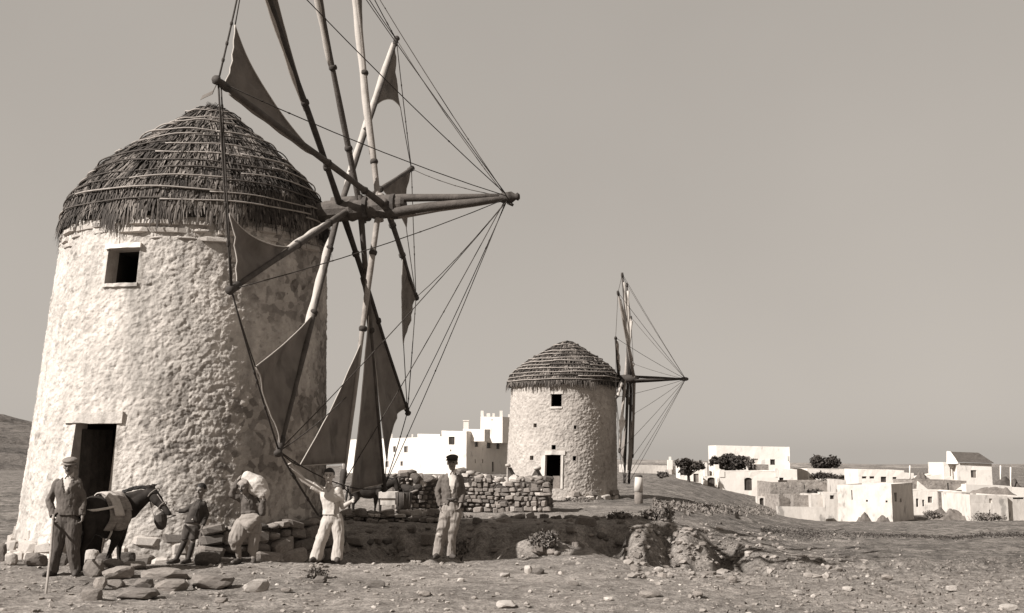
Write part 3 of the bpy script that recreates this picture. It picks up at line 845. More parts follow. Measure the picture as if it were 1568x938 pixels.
# sails: inner corner on the spoke, outer corner on the spoke, free corner
SAIL_PX = {0: ((482, 232), (342, 130), (360, 38)), 11: ((447, 371), (362, 438), (350, 326)), 10: ((474, 480), (429, 688), (391, 561)),
           9: ((557, 525), (529, 709), (459, 713)), 8: ((569, 475), (587, 742), (537, 755)), 7: ((565, 448), (623, 628), (592, 706)),
           6: ((616, 393), (636, 453), (618, 527)), 5: ((590, 297), (629, 260), (622, 348)), 4: ((574, 165), (606, 64), (613, 163))}
HOLLOW = {0: .22, 11: .18, 10: .03, 9: .05, 8: .03, 7: -.05, 6: -.10, 5: .05, 4: .12}
for k in range(12):
    s0, tip, sp = SPOKES[k]; nd = WN
    if k in SAIL_PX:
        i_, o_, f_ = SAIL_PX[k]
        ta, tb = on_spoke(s0, tip, *i_), min(0.985, on_spoke(s0, tip, *o_))
        a = s0.lerp(tip, ta); b = s0.lerp(tip, tb); fr = wheel_plane(*f_, ax=-0.05)
    else:
        ta, tb = {1: (.40, .97), 2: (.52, .97), 3: (.50, .97)}[k]
        a = s0.lerp(tip, ta); b = s0.lerp(tip, tb); fr = tip.lerp(tips[k + 1], 0.16) - (tip - s0).normalized() * .5
    me, hem = sail_mesh('sail', a, b, fr, HOLLOW.get(k, .1), 0.10, -WN, k * 1.37 + 0.6, foot=0.10 if k == 7 else (0.0 if k in (8, 9) else 0.03))
    s = link_mesh('sail', me, M_SAIL, sp, (0, 0, 0), True)
    md = s.modifiers.new('thickness', 'SOLIDIFY'); md.thickness = 0.012; md.offset = 0
    mb = MB()
    for h in hem: mb.tube(h, 0.011, 5)
    mb.build('bolt_rope', M_CANVAS, s, True)
    # cloth rolled round the spoke between hub and set sail
    if k in (11, 10, 4, 3, 2, 1, 0, 7):
        t0 = {11: .22, 10: .13, 4: .12, 3: .20, 2: .48, 1: .42, 0: .5, 7: .3}[k]; t1 = {4: .97, 3: .97, 2: .97, 1: .97, 0: .93, 7: .6}.get(k, ta + .1)
        n = 16; d = (tip - s0).normalized(); mb = MB()
        r1_ = [(0.048 + 0.010 * math.sin(k * 3 + i * 1.3) + 0.022 * min(i, 3) / 3) * (0.75 if i in (0, n - 1) else 1) * (0.8 if k in (1, 0, 7) else 1) for i in range(n)]
        pts = [s0.lerp(tip, t0 + (t1 - t0) * i / (n - 1)) - WN * 0.045 for i in range(n)]
        mb.tube(pts, r1_, 9)
        mb.build('furled_cloth', M_SAIL if k in (0, 7) else M_CANVAS, s, True)
    mb = MB()
    rope(mb, fr, tips[(k + 1) % 12], 0.011, 0.03); mb.build('sheet_rope', M_ROPE, s, True)

# ropes
rnd = random.Random(4)
for k in range(12):
    mb = MB(); rope(mb, tips[k], tips[(k + 1) % 12], 0.012 if k not in (11, 10, 0) else 0.016, 0.06, 3, rnd); mb.build('rim_rope', M_ROPE, mill, True, OFF)
    mb = MB(); rope(mb, tips[k], BOWTIP - WN * (0.05 + 0.02 * (k % 5)), 0.0095, 0.10, 2, rnd); mb.build('stay_rope', M_ROPE, mill, True, OFF)
mb = MB(); rope(mb, tips[10], at(487, 788, 19.8), 0.02, 0.02, 3, rnd); rope(mb, tips[10] + WN * .02, tips[10].lerp(at(540, 600, 21.0), 0.9), 0.01, 0.05, 1, rnd)
mb.build('mooring_rope', M_ROPE, mill, True, OFF)
t0_ = tips[0]; mb = MB(); rope(mb, t0_, t0_ + Vector((-.08, .02, -.16)), 0.008)
c = t0_ + Vector((-.17, .02, -.24)); mb.add([c + Vector(q) for q in ((-.1, 0, -.05), (.08, 0, .04), (.1, .01, .11), (-.07, .02, .03), (-.1, .03, -.04), (.08, .03, .05), (.1, .04, .12), (-.07, .05, .04))],
       [(0, 3, 2, 1), (4, 5, 6, 7), (0, 1, 5, 4), (1, 2, 6, 5), (2, 3, 7, 6), (3, 0, 4, 7)])
mb.build('rag', M_SAIL, mill, False, OFF)
# slack halyard hanging from the upper spoke across the roof
mb = MB(); rope(mb, tips[0] + WH * -.1, tips[11] + WH * -.03 + WU * .05, 0.013, 0.0, 3, rnd); mb.build('halyard', M_ROPE, mill, True, OFF)
# ------------------------------------------------------------------ the far mill
D2 = 57.0
g2z = gz(2.7, 55.0)
m0, q0 = plan_circle(774, 946, 765, D2); m1, q1 = plan_circle(783, 943, 595, D2)
Z2A = at(860, 772, D2 - 2.8).z; Z2B = at(862, 592, D2 - 2.0).z + 0.1
B2 = Vector((m0[0], m0[1], Z2A)); O2 = -B2
mill2 = empty('windmill', B2, 'smaller distant round windmill with small square wall holes, narrow folded sails and dark doorway', 'windmill', 'windmills')
def hit2(px, py):
    rx, rz = ray(px, py)
    for y in np.arange(50, 60, 0.004):
        p = (rx * y, y, CAM_Z + rz * y); t = (p[2] - Z2A) / (Z2B - Z2A)
        c = (m0[0] + (m1[0] - m0[0]) * t, m0[1] + (m1[1] - m0[1]) * t); r = q0 + (q1 - q0) * t
        if math.hypot(p[0] - c[0], p[1] - c[1]) < r:
            th = math.atan2(p[1] - c[1], p[0] - c[0]); return (th if th < PI / 2 else th - 2 * PI), p[2], Vector(p)
    raise ValueError((px, py))
def hole2(x0, x1, y0, y1):
    a = hit2(x0, (y0 + y1) / 2); b = hit2(x1, (y0 + y1) / 2)
    return (a[0], b[0], hit2((x0 + x1) / 2, y1)[1], hit2((x0 + x1) / 2, y0)[1])
door2 = hole2(834.5, 858.5, 696, 748); win2 = hole2(844, 860, 603, 622)
vents = [hole2(*h) for h in ((817, 822, 648, 654), (878.5, 883, 651, 656.5), (844.5, 851, 681, 688), (811.5, 817, 697.5, 704), (877, 882.5, 698, 705))]
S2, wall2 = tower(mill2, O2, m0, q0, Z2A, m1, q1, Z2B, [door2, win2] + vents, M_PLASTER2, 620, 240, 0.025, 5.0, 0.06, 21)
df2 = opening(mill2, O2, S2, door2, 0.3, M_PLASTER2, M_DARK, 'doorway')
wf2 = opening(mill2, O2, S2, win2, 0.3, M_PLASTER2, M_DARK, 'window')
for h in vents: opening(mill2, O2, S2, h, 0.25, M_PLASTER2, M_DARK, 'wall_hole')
wall_block('door_surround', df2, S2, door2[0] - 0.075, door2[0] - 0.001, door2[2], door2[3], 0.035, M_OLDWHITE, (0, 0, 0), 3, 5)
wall_block('door_surround', df2, S2, door2[1] + 0.001, door2[1] + 0.04, door2[2], door2[3], 0.035, M_OLDWHITE, (0, 0, 0), 3, 6)
wall_block('lintel', df2, S2, door2[0] - 0.10, door2[1] + 0.07, door2[3] + 0.003, door2[3] + 0.2, 0.05, M_OLDWHITE, (0, 0, 0), 5, 7)
wall_block('lintel', wf2, S2, win2[0] - 0.02, win2[1] + 0.02, win2[3] + 0.003, win2[3] + 0.16, 0.05, M_OLDWHITE, (0, 0, 0), 5, 8)
wall_block('sill', wf2, S2, win2[0] - 0.01, win2[1] + 0.01, win2[2] - 0.10, win2[2] - 0.003, 0.04, M_OLDWHITE, (0, 0, 0), 4, 9)
mb = MB(); a = S2((door2[0] + door2[1] * 2) / 3, door2[2], -0.35); mb.box((a[0] - .14, a[1] - .05, door2[2]), (a[0] + .2, a[1] + .05, door2[2] + 0.62))
mb.build('half_door', M_STONE, df2)
for row in range(3):
    th = -PI * 0.98
    while th < -0.05:
        w = random.uniform(0.25, 0.6); dth = w / q0; zz = Z2A + 0.08 + row * 0.22
        if not (door2[0] - 0.05 < th + dth / 2 < door2[1] + 0.05) and random.random() < 0.8 - .2 * row:
            put_stone(mill2, O2, lib_p if random.random() < .6 else lib_s, S2(th + dth / 2, zz, 0.02), (w, 0.4, random.uniform(.18, .3)), (random.uniform(-.15, .15), random.uniform(-.2, .2), th + dth / 2 + PI / 2), 'foundation_stone')
        th += dth
ce2 = np.array([m1[0], m1[1], Z2B + 0.05]); ap2 = at(868, 522, m1[1])
rf2, PR2 = make_roof(mill2, O2, ce2, ap2, q1 + 0.22, Z2B, 10, 0.05, 3.0)
make_rods(rf2, O2, PR2, np.linspace(0.12, 0.95, 11), 0.026, [M_REED, M_WOOD])
# its wheel stands almost edge on
HUB2 = at(958, 580, D2 - 0.3); az2 = -0.19
N2 = Vector((math.cos(az2), math.sin(az2), 0.0)); H2 = Vector((math.sin(az2), -math.cos(az2), 0)); U2 = Vector((0, 0, 1)); R2 = 5.55
BT2 = at(1050, 580, HUB2.y - 0.62)
mb = MB(); mb.tube([HUB2 - N2 * 1.6, HUB2 - N2 * .5, HUB2 + N2 * .2, HUB2 + N2 * .7], [.2, .21, .24, .17], 10)
mb.build('windshaft', M_WOOD_DARK, mill2, True, O2)
for up, sd_, r_ in ((0.14, 0.0, .07), (-.06, .14, .06), (-.16, -.1, .065)):
    mb = MB(); a = HUB2 + N2 * 0.1 + U2 * up + H2 * sd_; mb.tube([a, a.lerp(BT2, .5), BT2], [r_, r_, r_ * .6], 7); mb.build('bowsprit_pole', M_WOOD_DARK, mill2, True, O2)
mb = MB(); d = (BT2 - HUB2).normalized(); mb.tube([BT2 - d * .3, BT2 - d * .1, BT2 + d * .06, BT2 + d * .14], [.06, .11, .09, .05], 8); mb.build('bowsprit_cap', M_WOOD_DARK, mill2, True, O2)
tip2 = {}
for k in range(12):
    a = 0.30 + k * PI / 6; tip2[k] = HUB2 + (H2 * math.cos(a) + U2 * math.sin(a)) * R2 * (1.0 if k not in (2, 3) else 1.0)
for k in range(12):
    s0 = HUB2 + N2 * (-0.35 + 0.16 * ((k % 6) * 5 % 6)); tp = tip2[k]
    mb = MB(); mb.tube([s0.lerp(tp, t) for t in (-.04, .3, .65, 1.0)], [.085, .08, .068, .055], 7)
    sp = mb.build('sail_spoke', M_WOOD_DARK if k % 3 != 1 else M_WOOD_PALE, mill2, True, O2)
    d = (tp - s0).normalized(); mb = MB(); mb.tube([tp - d * .2, tp - d * .1, tp + d * .06], [.06, .08, .06], 7); mb.build('tip_cap', M_WOOD_DARK, sp, True)
    if k in (8, 9, 7, 10):                                   # set sails, seen nearly edge on
        a = s0.lerp(tp, .30); b = s0.lerp(tp, .97); fr = tp.lerp(tip2[(k + 1) % 12], .42) - d * .6
        me, hem = sail_mesh('sail', a, b, fr, .12, .16, -N2 if k % 2 else N2, k * .9)
        s = link_mesh('sail', me, M_SAIL if k in (8, 9) else M_CANVAS, sp, (0, 0, 0), True)
        mb = MB(); rope(mb, fr, tip2[(k + 1) % 12], .012); mb.build('sheet_rope', M_ROPE, s)
    else:
        mb = MB(); n = 9
        mb.tube([s0.lerp(tp, .22 + .7 * i / (n - 1)) + N2 * .05 for i in range(n)], [.07 + .025 * math.sin(i * 2.1 + k) for i in range(n)], 7)
        mb.build('furled_cloth', M_CANVAS, sp, True)
    mb = MB(); rope(mb, tip2[k], tip2[(k + 1) % 12], .012, .05); mb.build('rim_rope', M_ROPE, mill2, True, O2)
    mb = MB(); rope(mb, tip2[k], BT2 - d * .0, .011, .06); mb.build('stay_rope', M_ROPE, mill2, True, O2)

# whitewashed post beside it
pp = ground_at(978, 771, 45, 70); ps = F / pp.y
post = empty('stone_post', pp, 'short post beside the far mill, white above and dark below with a black cap', 'post')
h_ = 43 / ps
mb = MB(); mb.tube([(0, 0, -.3), (0, 0, h_ * .42)], [.20, .185], 12); mb.build('shaft', M_STONE_DARK, post, True)
mb = MB(); mb.tube([(0, 0, h_ * .42 + .003), (0.01, 0, h_ * .7), (0.02, 0, h_ * .93)], [.205, .185, .17], 12); mb.build('whitewashed_band', M_OLDWHITE, post, True)
mb = MB(); mb.tube([(0.02, 0, h_ * .93 + .003), (0.02, 0, h_ * .97), (0.02, 0, h_)], [.175, .17, .09], 12); mb.build('cap', M_WOOD_DARK, post, True)

# ------------------------------------------------------------------ dry stone walls
def dry_wall(label, pts, height, ch, cw, thick, lib, name='dry_stone_wall', lean=0.06, libs2=None, mix=0.3, back=False, cat='stone wall', hfun=None, group=None):
    """pts: plan points left to right; stones on the near face, rubble fill behind"""
    base = Vector(pts[len(pts) // 2]); w = empty(name, base, label, cat, group); off = -base
    segs = [(Vector(pts[i]), Vector(pts[i + 1])) for i in range(len(pts) - 1)]
    core = MB()
    for a, b in segs:
        d = Vector((b.x - a.x, b.y - a.y, 0)); ln = d.length; d.normalize(); n = Vector((d.y, -d.x, 0))   # towards the viewer
        n = n if n.y < 0 else -n
        M = 6
        for m_ in range(M):
            f0, f1 = m_ / M, (m_ + 1) / M
            p = a.lerp(b, f0); q = a.lerp(b, f1); h0 = (hfun(p.x) if hfun else height) - .06; h1 = (hfun(q.x) if hfun else height) - .06
            zz0 = gz(p.x, p.y) - .3; zz1 = gz(q.x, q.y) - .3
            i0 = n * -0.07; i1 = n * -(thick)
            vs = [p + i0, q + i0, q + i1, p + i1]
            vv = [Vector((v.x, v.y, (zz0 if k in (0, 3) else zz1))) for k, v in enumerate(vs)] + [Vector((v.x, v.y, (zz0 + .3 + h0 if k in (0, 3) else zz1 + .3 + h1))) for k, v in enumerate(vs)]
            core.add(vv, [(3, 2, 1, 0), (4, 5, 6, 7), (0, 1, 5, 4), (1, 2, 6, 5), (2, 3, 7, 6), (3, 0, 4, 7)])
        for (u, v, sw, sh) in course_stones(ln, height * 1.15, ch, cw):
            p = a.lerp(b, u / ln); H = hfun(p.x) if hfun else height
            if v > H: continue
            z = gz(p.x, p.y)
            L_ = lib if random.random() > mix else (libs2 or lib)
            dep = random.uniform(.22, .34)
            c = Vector((p.x, p.y, z + v)) - n * (dep * .32 + lean * v + random.uniform(-.03, .04))
            put_stone(w, off, L_, c, (sw, dep, sh), (random.uniform(-.12, .12), random.uniform(-.13, .13), math.atan2(d.y, d.x) + random.uniform(-.15, .15)))
        u = 0.0
        while u < ln:                                                    # loose cap stones
            s = random.uniform(.16, .34); p = a.lerp(b, u / ln); H = hfun(p.x) if hfun else height
            put_stone(w, off, lib if random.random() > mix else (libs2 or lib), Vector((p.x, p.y, gz(p.x, p.y) + H + s * .1)) - n * random.uniform(.1, thick), (s * 1.2, s, s * .7), (random.uniform(-.3, .3), random.uniform(-.3, .3), random.uniform(0, 3)))
            u += s * random.uniform(.8, 1.5)
    core.build('rubble_fill', M_CORE, w, False, off)
    return w
Yw = 36.0
wa = [at(612, 772, 35.0), at(690, 774, Yw), at(760, 777, Yw), at(834, 779, 35.6)]
wa = [Vector((p.x, p.y, gz(p.x, p.y))) for p in wa]
def wall_h(x):
    return 1.12 + 0.10 * math.sin(x * 3.1) + 0.06 * math.sin(x * 7.7 + 1) - (0.14 if x > -0.5 else 0)
dry_wall('long dry stone wall in front of the far mill, behind the man in the flat cap', wa, 1.1, .15, .21, .55, lib_s, libs2=lib_p, mix=.12, hfun=wall_h)
# the end of that wall turns away from the viewer
e0 = wa[-1]; wend = [e0 + Vector((0.02, 0.1, 0)), e0 + Vector((0.35, 2.6, 0))]
dry_wall('shaded end of the dry stone wall running back towards the far mill door', [Vector((p.x, p.y, gz(p.x, p.y))) for p in wend], .95, .18, .25, .4, lib_s, libs2=lib_d, mix=.3)
# low kerb of rubble on the edge of the bank
wb_ = [ground_at(x, y, 24, 40) for x, y in ((533, 797), (575, 798), (620, 799), (668, 801))]
dry_wall('low line of rubble stones on the edge of the shaded bank behind the man in white', wb_, .15, .10, .17, .5, lib_s, libs2=lib_p, mix=.3, name='rubble_wall')
# pale broken wall beside the far mill, and the pale wall below the big house
wc_ = [at(776, 742, 52.0), at(800, 745, 51.5), at(828, 748, 51.0)]
dry_wall('broken whitewashed wall stub leaning against the left of the far mill', [Vector((p.x, p.y, gz(p.x, p.y))) for p in wc_], 1.0, .3, .5, .4, lib_p, mix=.1, hfun=lambda x: 1.55 - .75 * abs(math.sin(x * 2.4 + .6)), name='ruined_wall')
wd_ = [at(688, 752, 78), at(735, 752, 77), at(780, 752, 76)]
dry_wall('pale garden wall below the shaded side of the big white house', [Vector((p.x, p.y, gz(p.x, p.y))) for p in wd_], 1.35, .32, .55, .5, lib_p, libs2=lib_s, mix=.35, hfun=lambda x: .95 + .15 * math.sin(x * 1.3), name='garden_wall')

# boulder plinth round the right foot of the near mill
plinth = empty('stone_plinth', S1(-0.9, 0.0, .5), 'boulder masonry plinth round the near mill foot, behind boy and sack carrier', 'stone wall'); po = -plinth.location
tl = wall_hit(306, 800)[0]
RP = 0.30
mb = MB(); n = 40; tths = np.linspace(tl, 0.15, n); vs = []
for th in tths:
    for (z, dd) in ((-.5, RP - .06), (.66, RP - .10), (.70, -.1), (-.5, -.1)): vs.append(S1(th, z, dd))
fs = [(k * 4 + e, (k + 1) * 4 + e, (k + 1) * 4 + (e + 1) % 4, k * 4 + (e + 1) % 4) for k in range(n - 1) for e in range(4)] + [(3, 2, 1, 0), tuple((n - 1) * 4 + e for e in range(4))]
mb.add(vs, fs); mb.build('rubble_fill', M_CORE, plinth, False, po)
row = 0; zz = -0.02
for row, (hh, ww) in enumerate(((.26, .42), (.22, .36), (.2, .32), (.14, .3))):
    th = tl
    while th < 0.1:
        w = ww * random.uniform(.45, 1.5); dth = w / (r0 + RP)
        put_stone(plinth, po, random.choice((lib_s[6:], lib_s[:6], lib_s[:6], lib_d)), S1(th + dth / 2, zz + hh / 2 + random.uniform(-.03, .03), RP - .10 + random.uniform(-.03, .03)), (w * 1.02, .34, hh * random.uniform(.85, 1.2)), (random.uniform(-.2, .2), random.uniform(-.28, .28), th + dth / 2 + PI / 2), 'boulder')
        th += dth
    zz += hh * .97

# ------------------------------------------------------------------ rocks of the tumbled step in the left foreground
def rock_mesh(seed, flat, mat):
    r = random.Random(seed); bm = bmesh.new(); bmesh.ops.create_icosphere(bm, subdivisions=3, radius=1.0)
    V = np.array([v.co[:] for v in bm.verts]); q = np.abs(V).max(1, keepdims=True)
    V = V * (0.30 + 0.70 / q * (0.78))
    for k in range(12):                                   # a few broken faces
        nn = np.array([r.gauss(0, 1), r.gauss(0, 1), r.gauss(0, 1) * .7]); nn /= np.linalg.norm(nn); dmax = r.uniform(.66, .98)
        dd = V @ nn; V = V - np.maximum(dd - dmax, 0)[:, None] * nn[None, :]
    V = V + V * (0.10 * fbm(V * 1.7 + seed * 3.3, 3, seed) + 0.05 * fbm(V * 5 + seed, 3, seed + 2))[:, None]
    for v, c in zip(bm.verts, V): v.co = c
    me = bpy.data.meshes.new('rock'); bm.to_mesh(me); bm.free(); me.materials.append(mat); return me
def rock(px0, px1, py0, py1, label, mat=M_STONE, seed=0, depth=1.0, group=None, name='rock', tilt=0.0, y=None):
    cx = (px0 + px1) / 2; g = ground_at(cx, py1 - (py1 - py0) * 0.18)
    if y: g = Vector((at(cx, py1, y).x, y, gz(at(cx, py1, y).x, y)))
    s = F / g.y; w = (px1 - px0) / s; h = (py1 - py0) / s
    o = link_mesh(name, rock_mesh(seed, 0, mat), None, None, g + Vector((0, 0, h * .36)))
    o.scale = (w / 1.75, w / 1.75 * depth, h / 1.75); o.rotation_euler = (0, tilt, random.uniform(-.3, .3))
    return tag(o, label, 'rock', group)
GR = 'rocks of the tumbled stone step'
ROCKS = [(128, 160, 857, 886, 'tall rounded boulder at the left end of the tumbled stone step', M_STONE, .8),
 (158, 204, 868, 890, 'broad flat-topped block right of the rounded boulder, top of the stone step', M_STONE, .9),
 (217, 292, 871, 890, 'longest flat slab of the stone step, at its upper right end', M_STONE, .5),
 (203, 239, 886, 902, 'lens-shaped rock under the middle of the stone step', M_STONE, .8),
 (238, 289, 888, 907, 'wedge-shaped rock under the long flat slab', M_STONE, .8),
 (292, 357, 880, 904, 'craggy low rock lying between the stone step and the pale rock', M_STONE, .7),
 (373, 412, 888, 908, 'pale smooth rock lying alone right of the stone step', M_STONE_PALE, .8),
 (125, 158, 902, 922, 'dark three-cornered rock lying in front of the rounded boulder', M_STONE, .8),
 (143, 163, 885, 904, 'small upright rock wedged under the rounded boulder', M_STONE, .8),
 (163, 191, 888, 901, 'small round rock in the lower course near the wedged upright rock', M_STONE, .8),
 (180, 243, 902, 919, 'low half-buried rock in front of the stone step', M_STONE, .7),
 (156, 188, 856, 871, 'blocky rock by the front hooves of the loaded mule', M_STONE, .8),
 (188, 226, 860, 873, 'thin flat paving stone right of the front hooves of the mule', M_STONE, .9),
 (130, 151, 834, 858, 'pale boulder between the legs of the loaded mule', M_STONE_PALE, .8),
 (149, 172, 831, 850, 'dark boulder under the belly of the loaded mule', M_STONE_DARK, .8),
 (180, 207, 834, 855, 'dark boulder before the front legs of the loaded mule', M_STONE_DARK, .8),
 (298, 340, 838, 862, 'large dark boulder at the plinth foot right of the boy', M_STONE_DARK, .8),
 (38, 72, 847, 869, 'black boulder left of the man with the walking stick', M_STONE_DARK, .8),
 (-6, 9, 830, 861, 'dark boulder at the left edge of the photograph', M_STONE_DARK, .9),
 (8, 26, 846, 866, 'pale boulder between two dark ones at the left foot of the mill', M_STONE_PALE, .8),
 (84, 104, 848, 870, 'grey rock behind the trousers of the man with the stick', M_STONE, .8)]
for i, (a, b, c, d, lb, m_, dp) in enumerate(ROCKS): rock(a, b, c, d, lb, m_, i + 3, dp, GR, y=(18.9 if d < 864 else None))
LOOSE = [(765, 781, 877, 884, 1), (803, 815, 866, 880, 1), (814, 833, 870, 880, 0), (760, 790, 920, 932, 1), (480, 500, 882, 893, 0), (925, 938, 914, 920, 1), (1000, 1016, 868, 876, 1),
         (980, 1012, 905, 916, 0), (1290, 1306, 898, 906, 1), (1450, 1468, 897, 907, 1), (1395, 1412, 915, 926, 0), (1530, 1556, 925, 936, 1), (1115, 1130, 882, 893, 0), (1212, 1228, 903, 910, 1),
         (560, 590, 889, 900, 0), (640, 660, 905, 913, 0), (330, 350, 915, 924, 0), (430, 446, 900, 908, 0), (870, 886, 890, 897, 0), (1060, 1076, 905, 914, 0), (1350, 1366, 880, 889, 0), (700, 712, 885, 891, 1)]
LOOSE_L = ['left half of a split pale stone on bare earth before the shaded bank', 'pale upright chip standing next to a grey stone before the shaded bank', 'grey stone leaning against the pale upright chip before the shaded bank',
 'large pale stone at the bottom edge of the photograph, below the split stone', 'stone beside the small tussock in front of the man in white', 'little pale flake at the bottom edge left of the field', 'pale stone just below the eroded gully bank',
 'flat grey stone in the foreground under the gully', 'pale stone in the middle of the sloping field at right', 'bright stone in the field below the stained house', 'grey flat stone at the bottom of the field, right of its middle', 'broad pale stone in the bottom right corner of the photograph',
 'dark stone at the foot of the rubble slope right of the gully', 'thin flat stone in the field below the courtyard wall', 'flat grey stone on the bare earth below the shaded bank, right of the tussock', 'grey stone in the bare foreground below the man in the dark cap', 'small grey stone nearest the bottom edge below the pale smooth rock',
 'small stone in the bare foreground below the tussock', 'small stone midway between the split stone and the gully', 'grey stone at the bottom edge where the field begins', 'small grey stone in the upper part of the field below the front cube house', 'tiny pale stone at the feet of the man in the dark cap']
for i, (a, b, c, d, p) in enumerate(LOOSE):
    rock(a, b, c, d, LOOSE_L[i], M_STONE_PALE if p else M_STONE, 50 + i, .9, 'loose stones on the bare earth', 'loose_stone')

# stones of the crumbling bank at the gully
bank = empty('eroded_bank', ground_at(1010, 850, 20, 40), 'crumbling stony bank cut by a gully right of the men, full of weathered stones', 'earth bank'); bo = -bank.location
for i in range(110):
    px = random.uniform(955, 1200); py = random.uniform(800, 885)
    if px > 1060 and random.random() < .35: continue
    g = ground_at(px, py, 18, 40); s = random.uniform(.05, .15)
    put_stone(bank, bo, lib_s if random.random() < .9 else lib_p, g + Vector((0, 0, s * .12)), (s * random.uniform(1, 1.7), s, s * random.uniform(.5, .9)), (random.uniform(-.4, .4), random.uniform(-.4, .4), random.uniform(0, 3)))

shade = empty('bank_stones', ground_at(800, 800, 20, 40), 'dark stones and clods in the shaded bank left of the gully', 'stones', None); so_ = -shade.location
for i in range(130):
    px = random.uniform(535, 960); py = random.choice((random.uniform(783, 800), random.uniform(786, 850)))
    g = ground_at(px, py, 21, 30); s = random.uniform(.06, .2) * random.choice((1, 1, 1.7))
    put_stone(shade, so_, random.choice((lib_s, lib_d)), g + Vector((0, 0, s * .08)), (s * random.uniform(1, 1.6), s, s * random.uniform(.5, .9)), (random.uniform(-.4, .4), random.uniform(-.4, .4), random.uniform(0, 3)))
# ------------------------------------------------------------------ scrub and trees
M_LEAF = material('dark foliage', 0.055, 0.5, 1.5, 0, 0.7, translucent=0.12, rnd=0.15)
M_LEAF2 = material('grey green foliage', 0.095, 0.4, 1.5, 0, 0.8, translucent=0.12, rnd=0.15)
M_DRY = material('dry thorn scrub', 0.14, 0.5, 3.0, 0, 0.9)
M_BARK = material('bark', 0.06, 0.4, 6.0, 0.5, 0.9)
def leaf_cloud(name, clumps, n, size, mat, parent=None, loc=(0, 0, 0), seed=0, shell=0.55):
    """many small leaf faces filling a set of ellipsoid clumps (cx,cy,cz,rx,ry,rz)"""
    g = np.random.default_rng(seed); C = np.array(clumps, float)
    vol = C[:, 3] * C[:, 4] * C[:, 5]; w = vol ** .8; pick = g.choice(len(C), n, p=w / w.sum())
    u = g.normal(size=(n, 3)); u /= np.linalg.norm(u, axis=1, keepdims=True); r = (shell + (1 - shell) * g.random(n) ** .6) * (1 + .34 * g.normal(size=n))
    c = C[pick, :3] + u * C[pick, 3:] * r[:, None]
    a = g.normal(size=(n, 3)); a /= np.linalg.norm(a, axis=1, keepdims=True)
    b = np.cross(a, g.normal(size=(n, 3))); b /= np.linalg.norm(b, axis=1, keepdims=True)
    s = size * g.uniform(.6, 1.4, n)[:, None]
    V = np.stack([c - a * s, c + b * s * .5, c + a * s, c - b * s * .5], 1).reshape(-1, 3)
    k = np.arange(n) * 4
    return link_mesh(name, mesh_from(name, V, np.stack([k, k + 1, k + 2, k + 3], -1)), mat, parent, loc)
def limb(mb, a, b, r0_, r1_, rnd_, bend=.12):
    a = Vector(a); b = Vector(b); m_ = a.lerp(b, .5) + Vector((rnd_.uniform(-1, 1), rnd_.uniform(-1, 1), rnd_.uniform(-.3, .6))) * (b - a).length * bend
    mb.tube([a, m_, b], [r0_, (r0_ + r1_) / 2, r1_], 7)
def tree(px, pbase, y, clump_px, label, mat, seed, nleaf=3600, size=.16, trunk=.16, fork=None):
    """clump_px: (px, py, half width, half height) of each mass of the crown"""
    base = at(px, pbase, y); base.z = min(base.z, gz(base.x, base.y) + .3); s = F / y; t = empty('tree', base, label, 'tree', 'trees among the village houses')
    r = random.Random(seed); cl = []
    for (cx, cy, hw, hh) in clump_px:
        for q in range(7):
            c = at(cx + r.uniform(-.75, .75) * hw, cy + r.uniform(-.65, .6) * hh, y + r.uniform(-.6, .6) * hw / s) - base
            f = r.uniform(.22, .55); cl.append((c.x, c.y, c.z, hw / s * f, hw / s * f * .9, hh / s * f))
    mb = MB(); top = Vector((sum(c[0] for c in cl) / len(cl) * .5, 0, min(c[2] for c in cl) * .75 + .1))
    mb.tube([(0, 0, -.4), top * .5 + Vector((.08, 0, 0)), top], [trunk * 1.35, trunk, trunk * .8], 8)
    tr = mb.build('trunk', M_BARK, t, True)
    for c in cl[::2]:
        mb = MB(); limb(mb, top * .95, Vector(c[:3]), trunk * .6, trunk * .15, r); mb.build('limb', M_BARK, tr, True)
    leaf_cloud('crown', cl, nleaf, size, mat, t, (0, 0, 0), seed)
    return t
def shrub(px0, px1, py0, py1, label, mat, seed, y=None, n=500, size=.07, group=None, name='shrub', z=None):
    cx = (px0 + px1) / 2; g = ground_at(cx, py1 - 2) if y is None else at(cx, py1, y)
    s = F / g.y; w = (px1 - px0) / 2 / s; h = (py1 - py0) / s; r = random.Random(seed)
    t = empty(name, g, label, 'shrub', group)
    cl = [(r.uniform(-.6, .6) * w, r.uniform(-.3, .3) * w, h * r.uniform(.25, .6), w * r.uniform(.35, .6), w * .45, h * r.uniform(.25, .42)) for q in range(6)]
    leaf_cloud('foliage', cl, n, size, mat, t, (0, 0, 0), seed, .3)
    mb = MB()
    for q in range(9):
        a = r.uniform(0, 6.28); mb.tube([(0, 0, -.1), (math.cos(a) * w * .4, math.sin(a) * w * .3, h * .4), (math.cos(a) * w * .8, math.sin(a) * w * .5, h * r.uniform(.5, 1.0))], [.018, .012, .005], 4)
    mb.build('stems', M_BARK, t)
    return t
tree(1053, 742, 118, [(1045, 712, 9, 8), (1058, 712, 13, 9), (1070, 711, 8, 7), (1050, 722, 8, 5)], 'small bushy tree left of the arched gateway, its trunk showing below', M_LEAF, 5, 2600, .20, .17)
tree(1118, 726, 131, [(1102, 706, 12, 10), (1117, 703, 13, 9), (1132, 708, 13, 9), (1121, 714, 14, 8), (1094, 704, 6, 6)], 'wide dark tree standing in front of the big two-storey white house', M_LEAF, 6, 4200, .22, .2)
tree(1148, 726, 130, [(1148, 711, 6, 9)], 'slim grey tree just right of the wide dark tree', M_LEAF2, 7, 900, .18, .08)
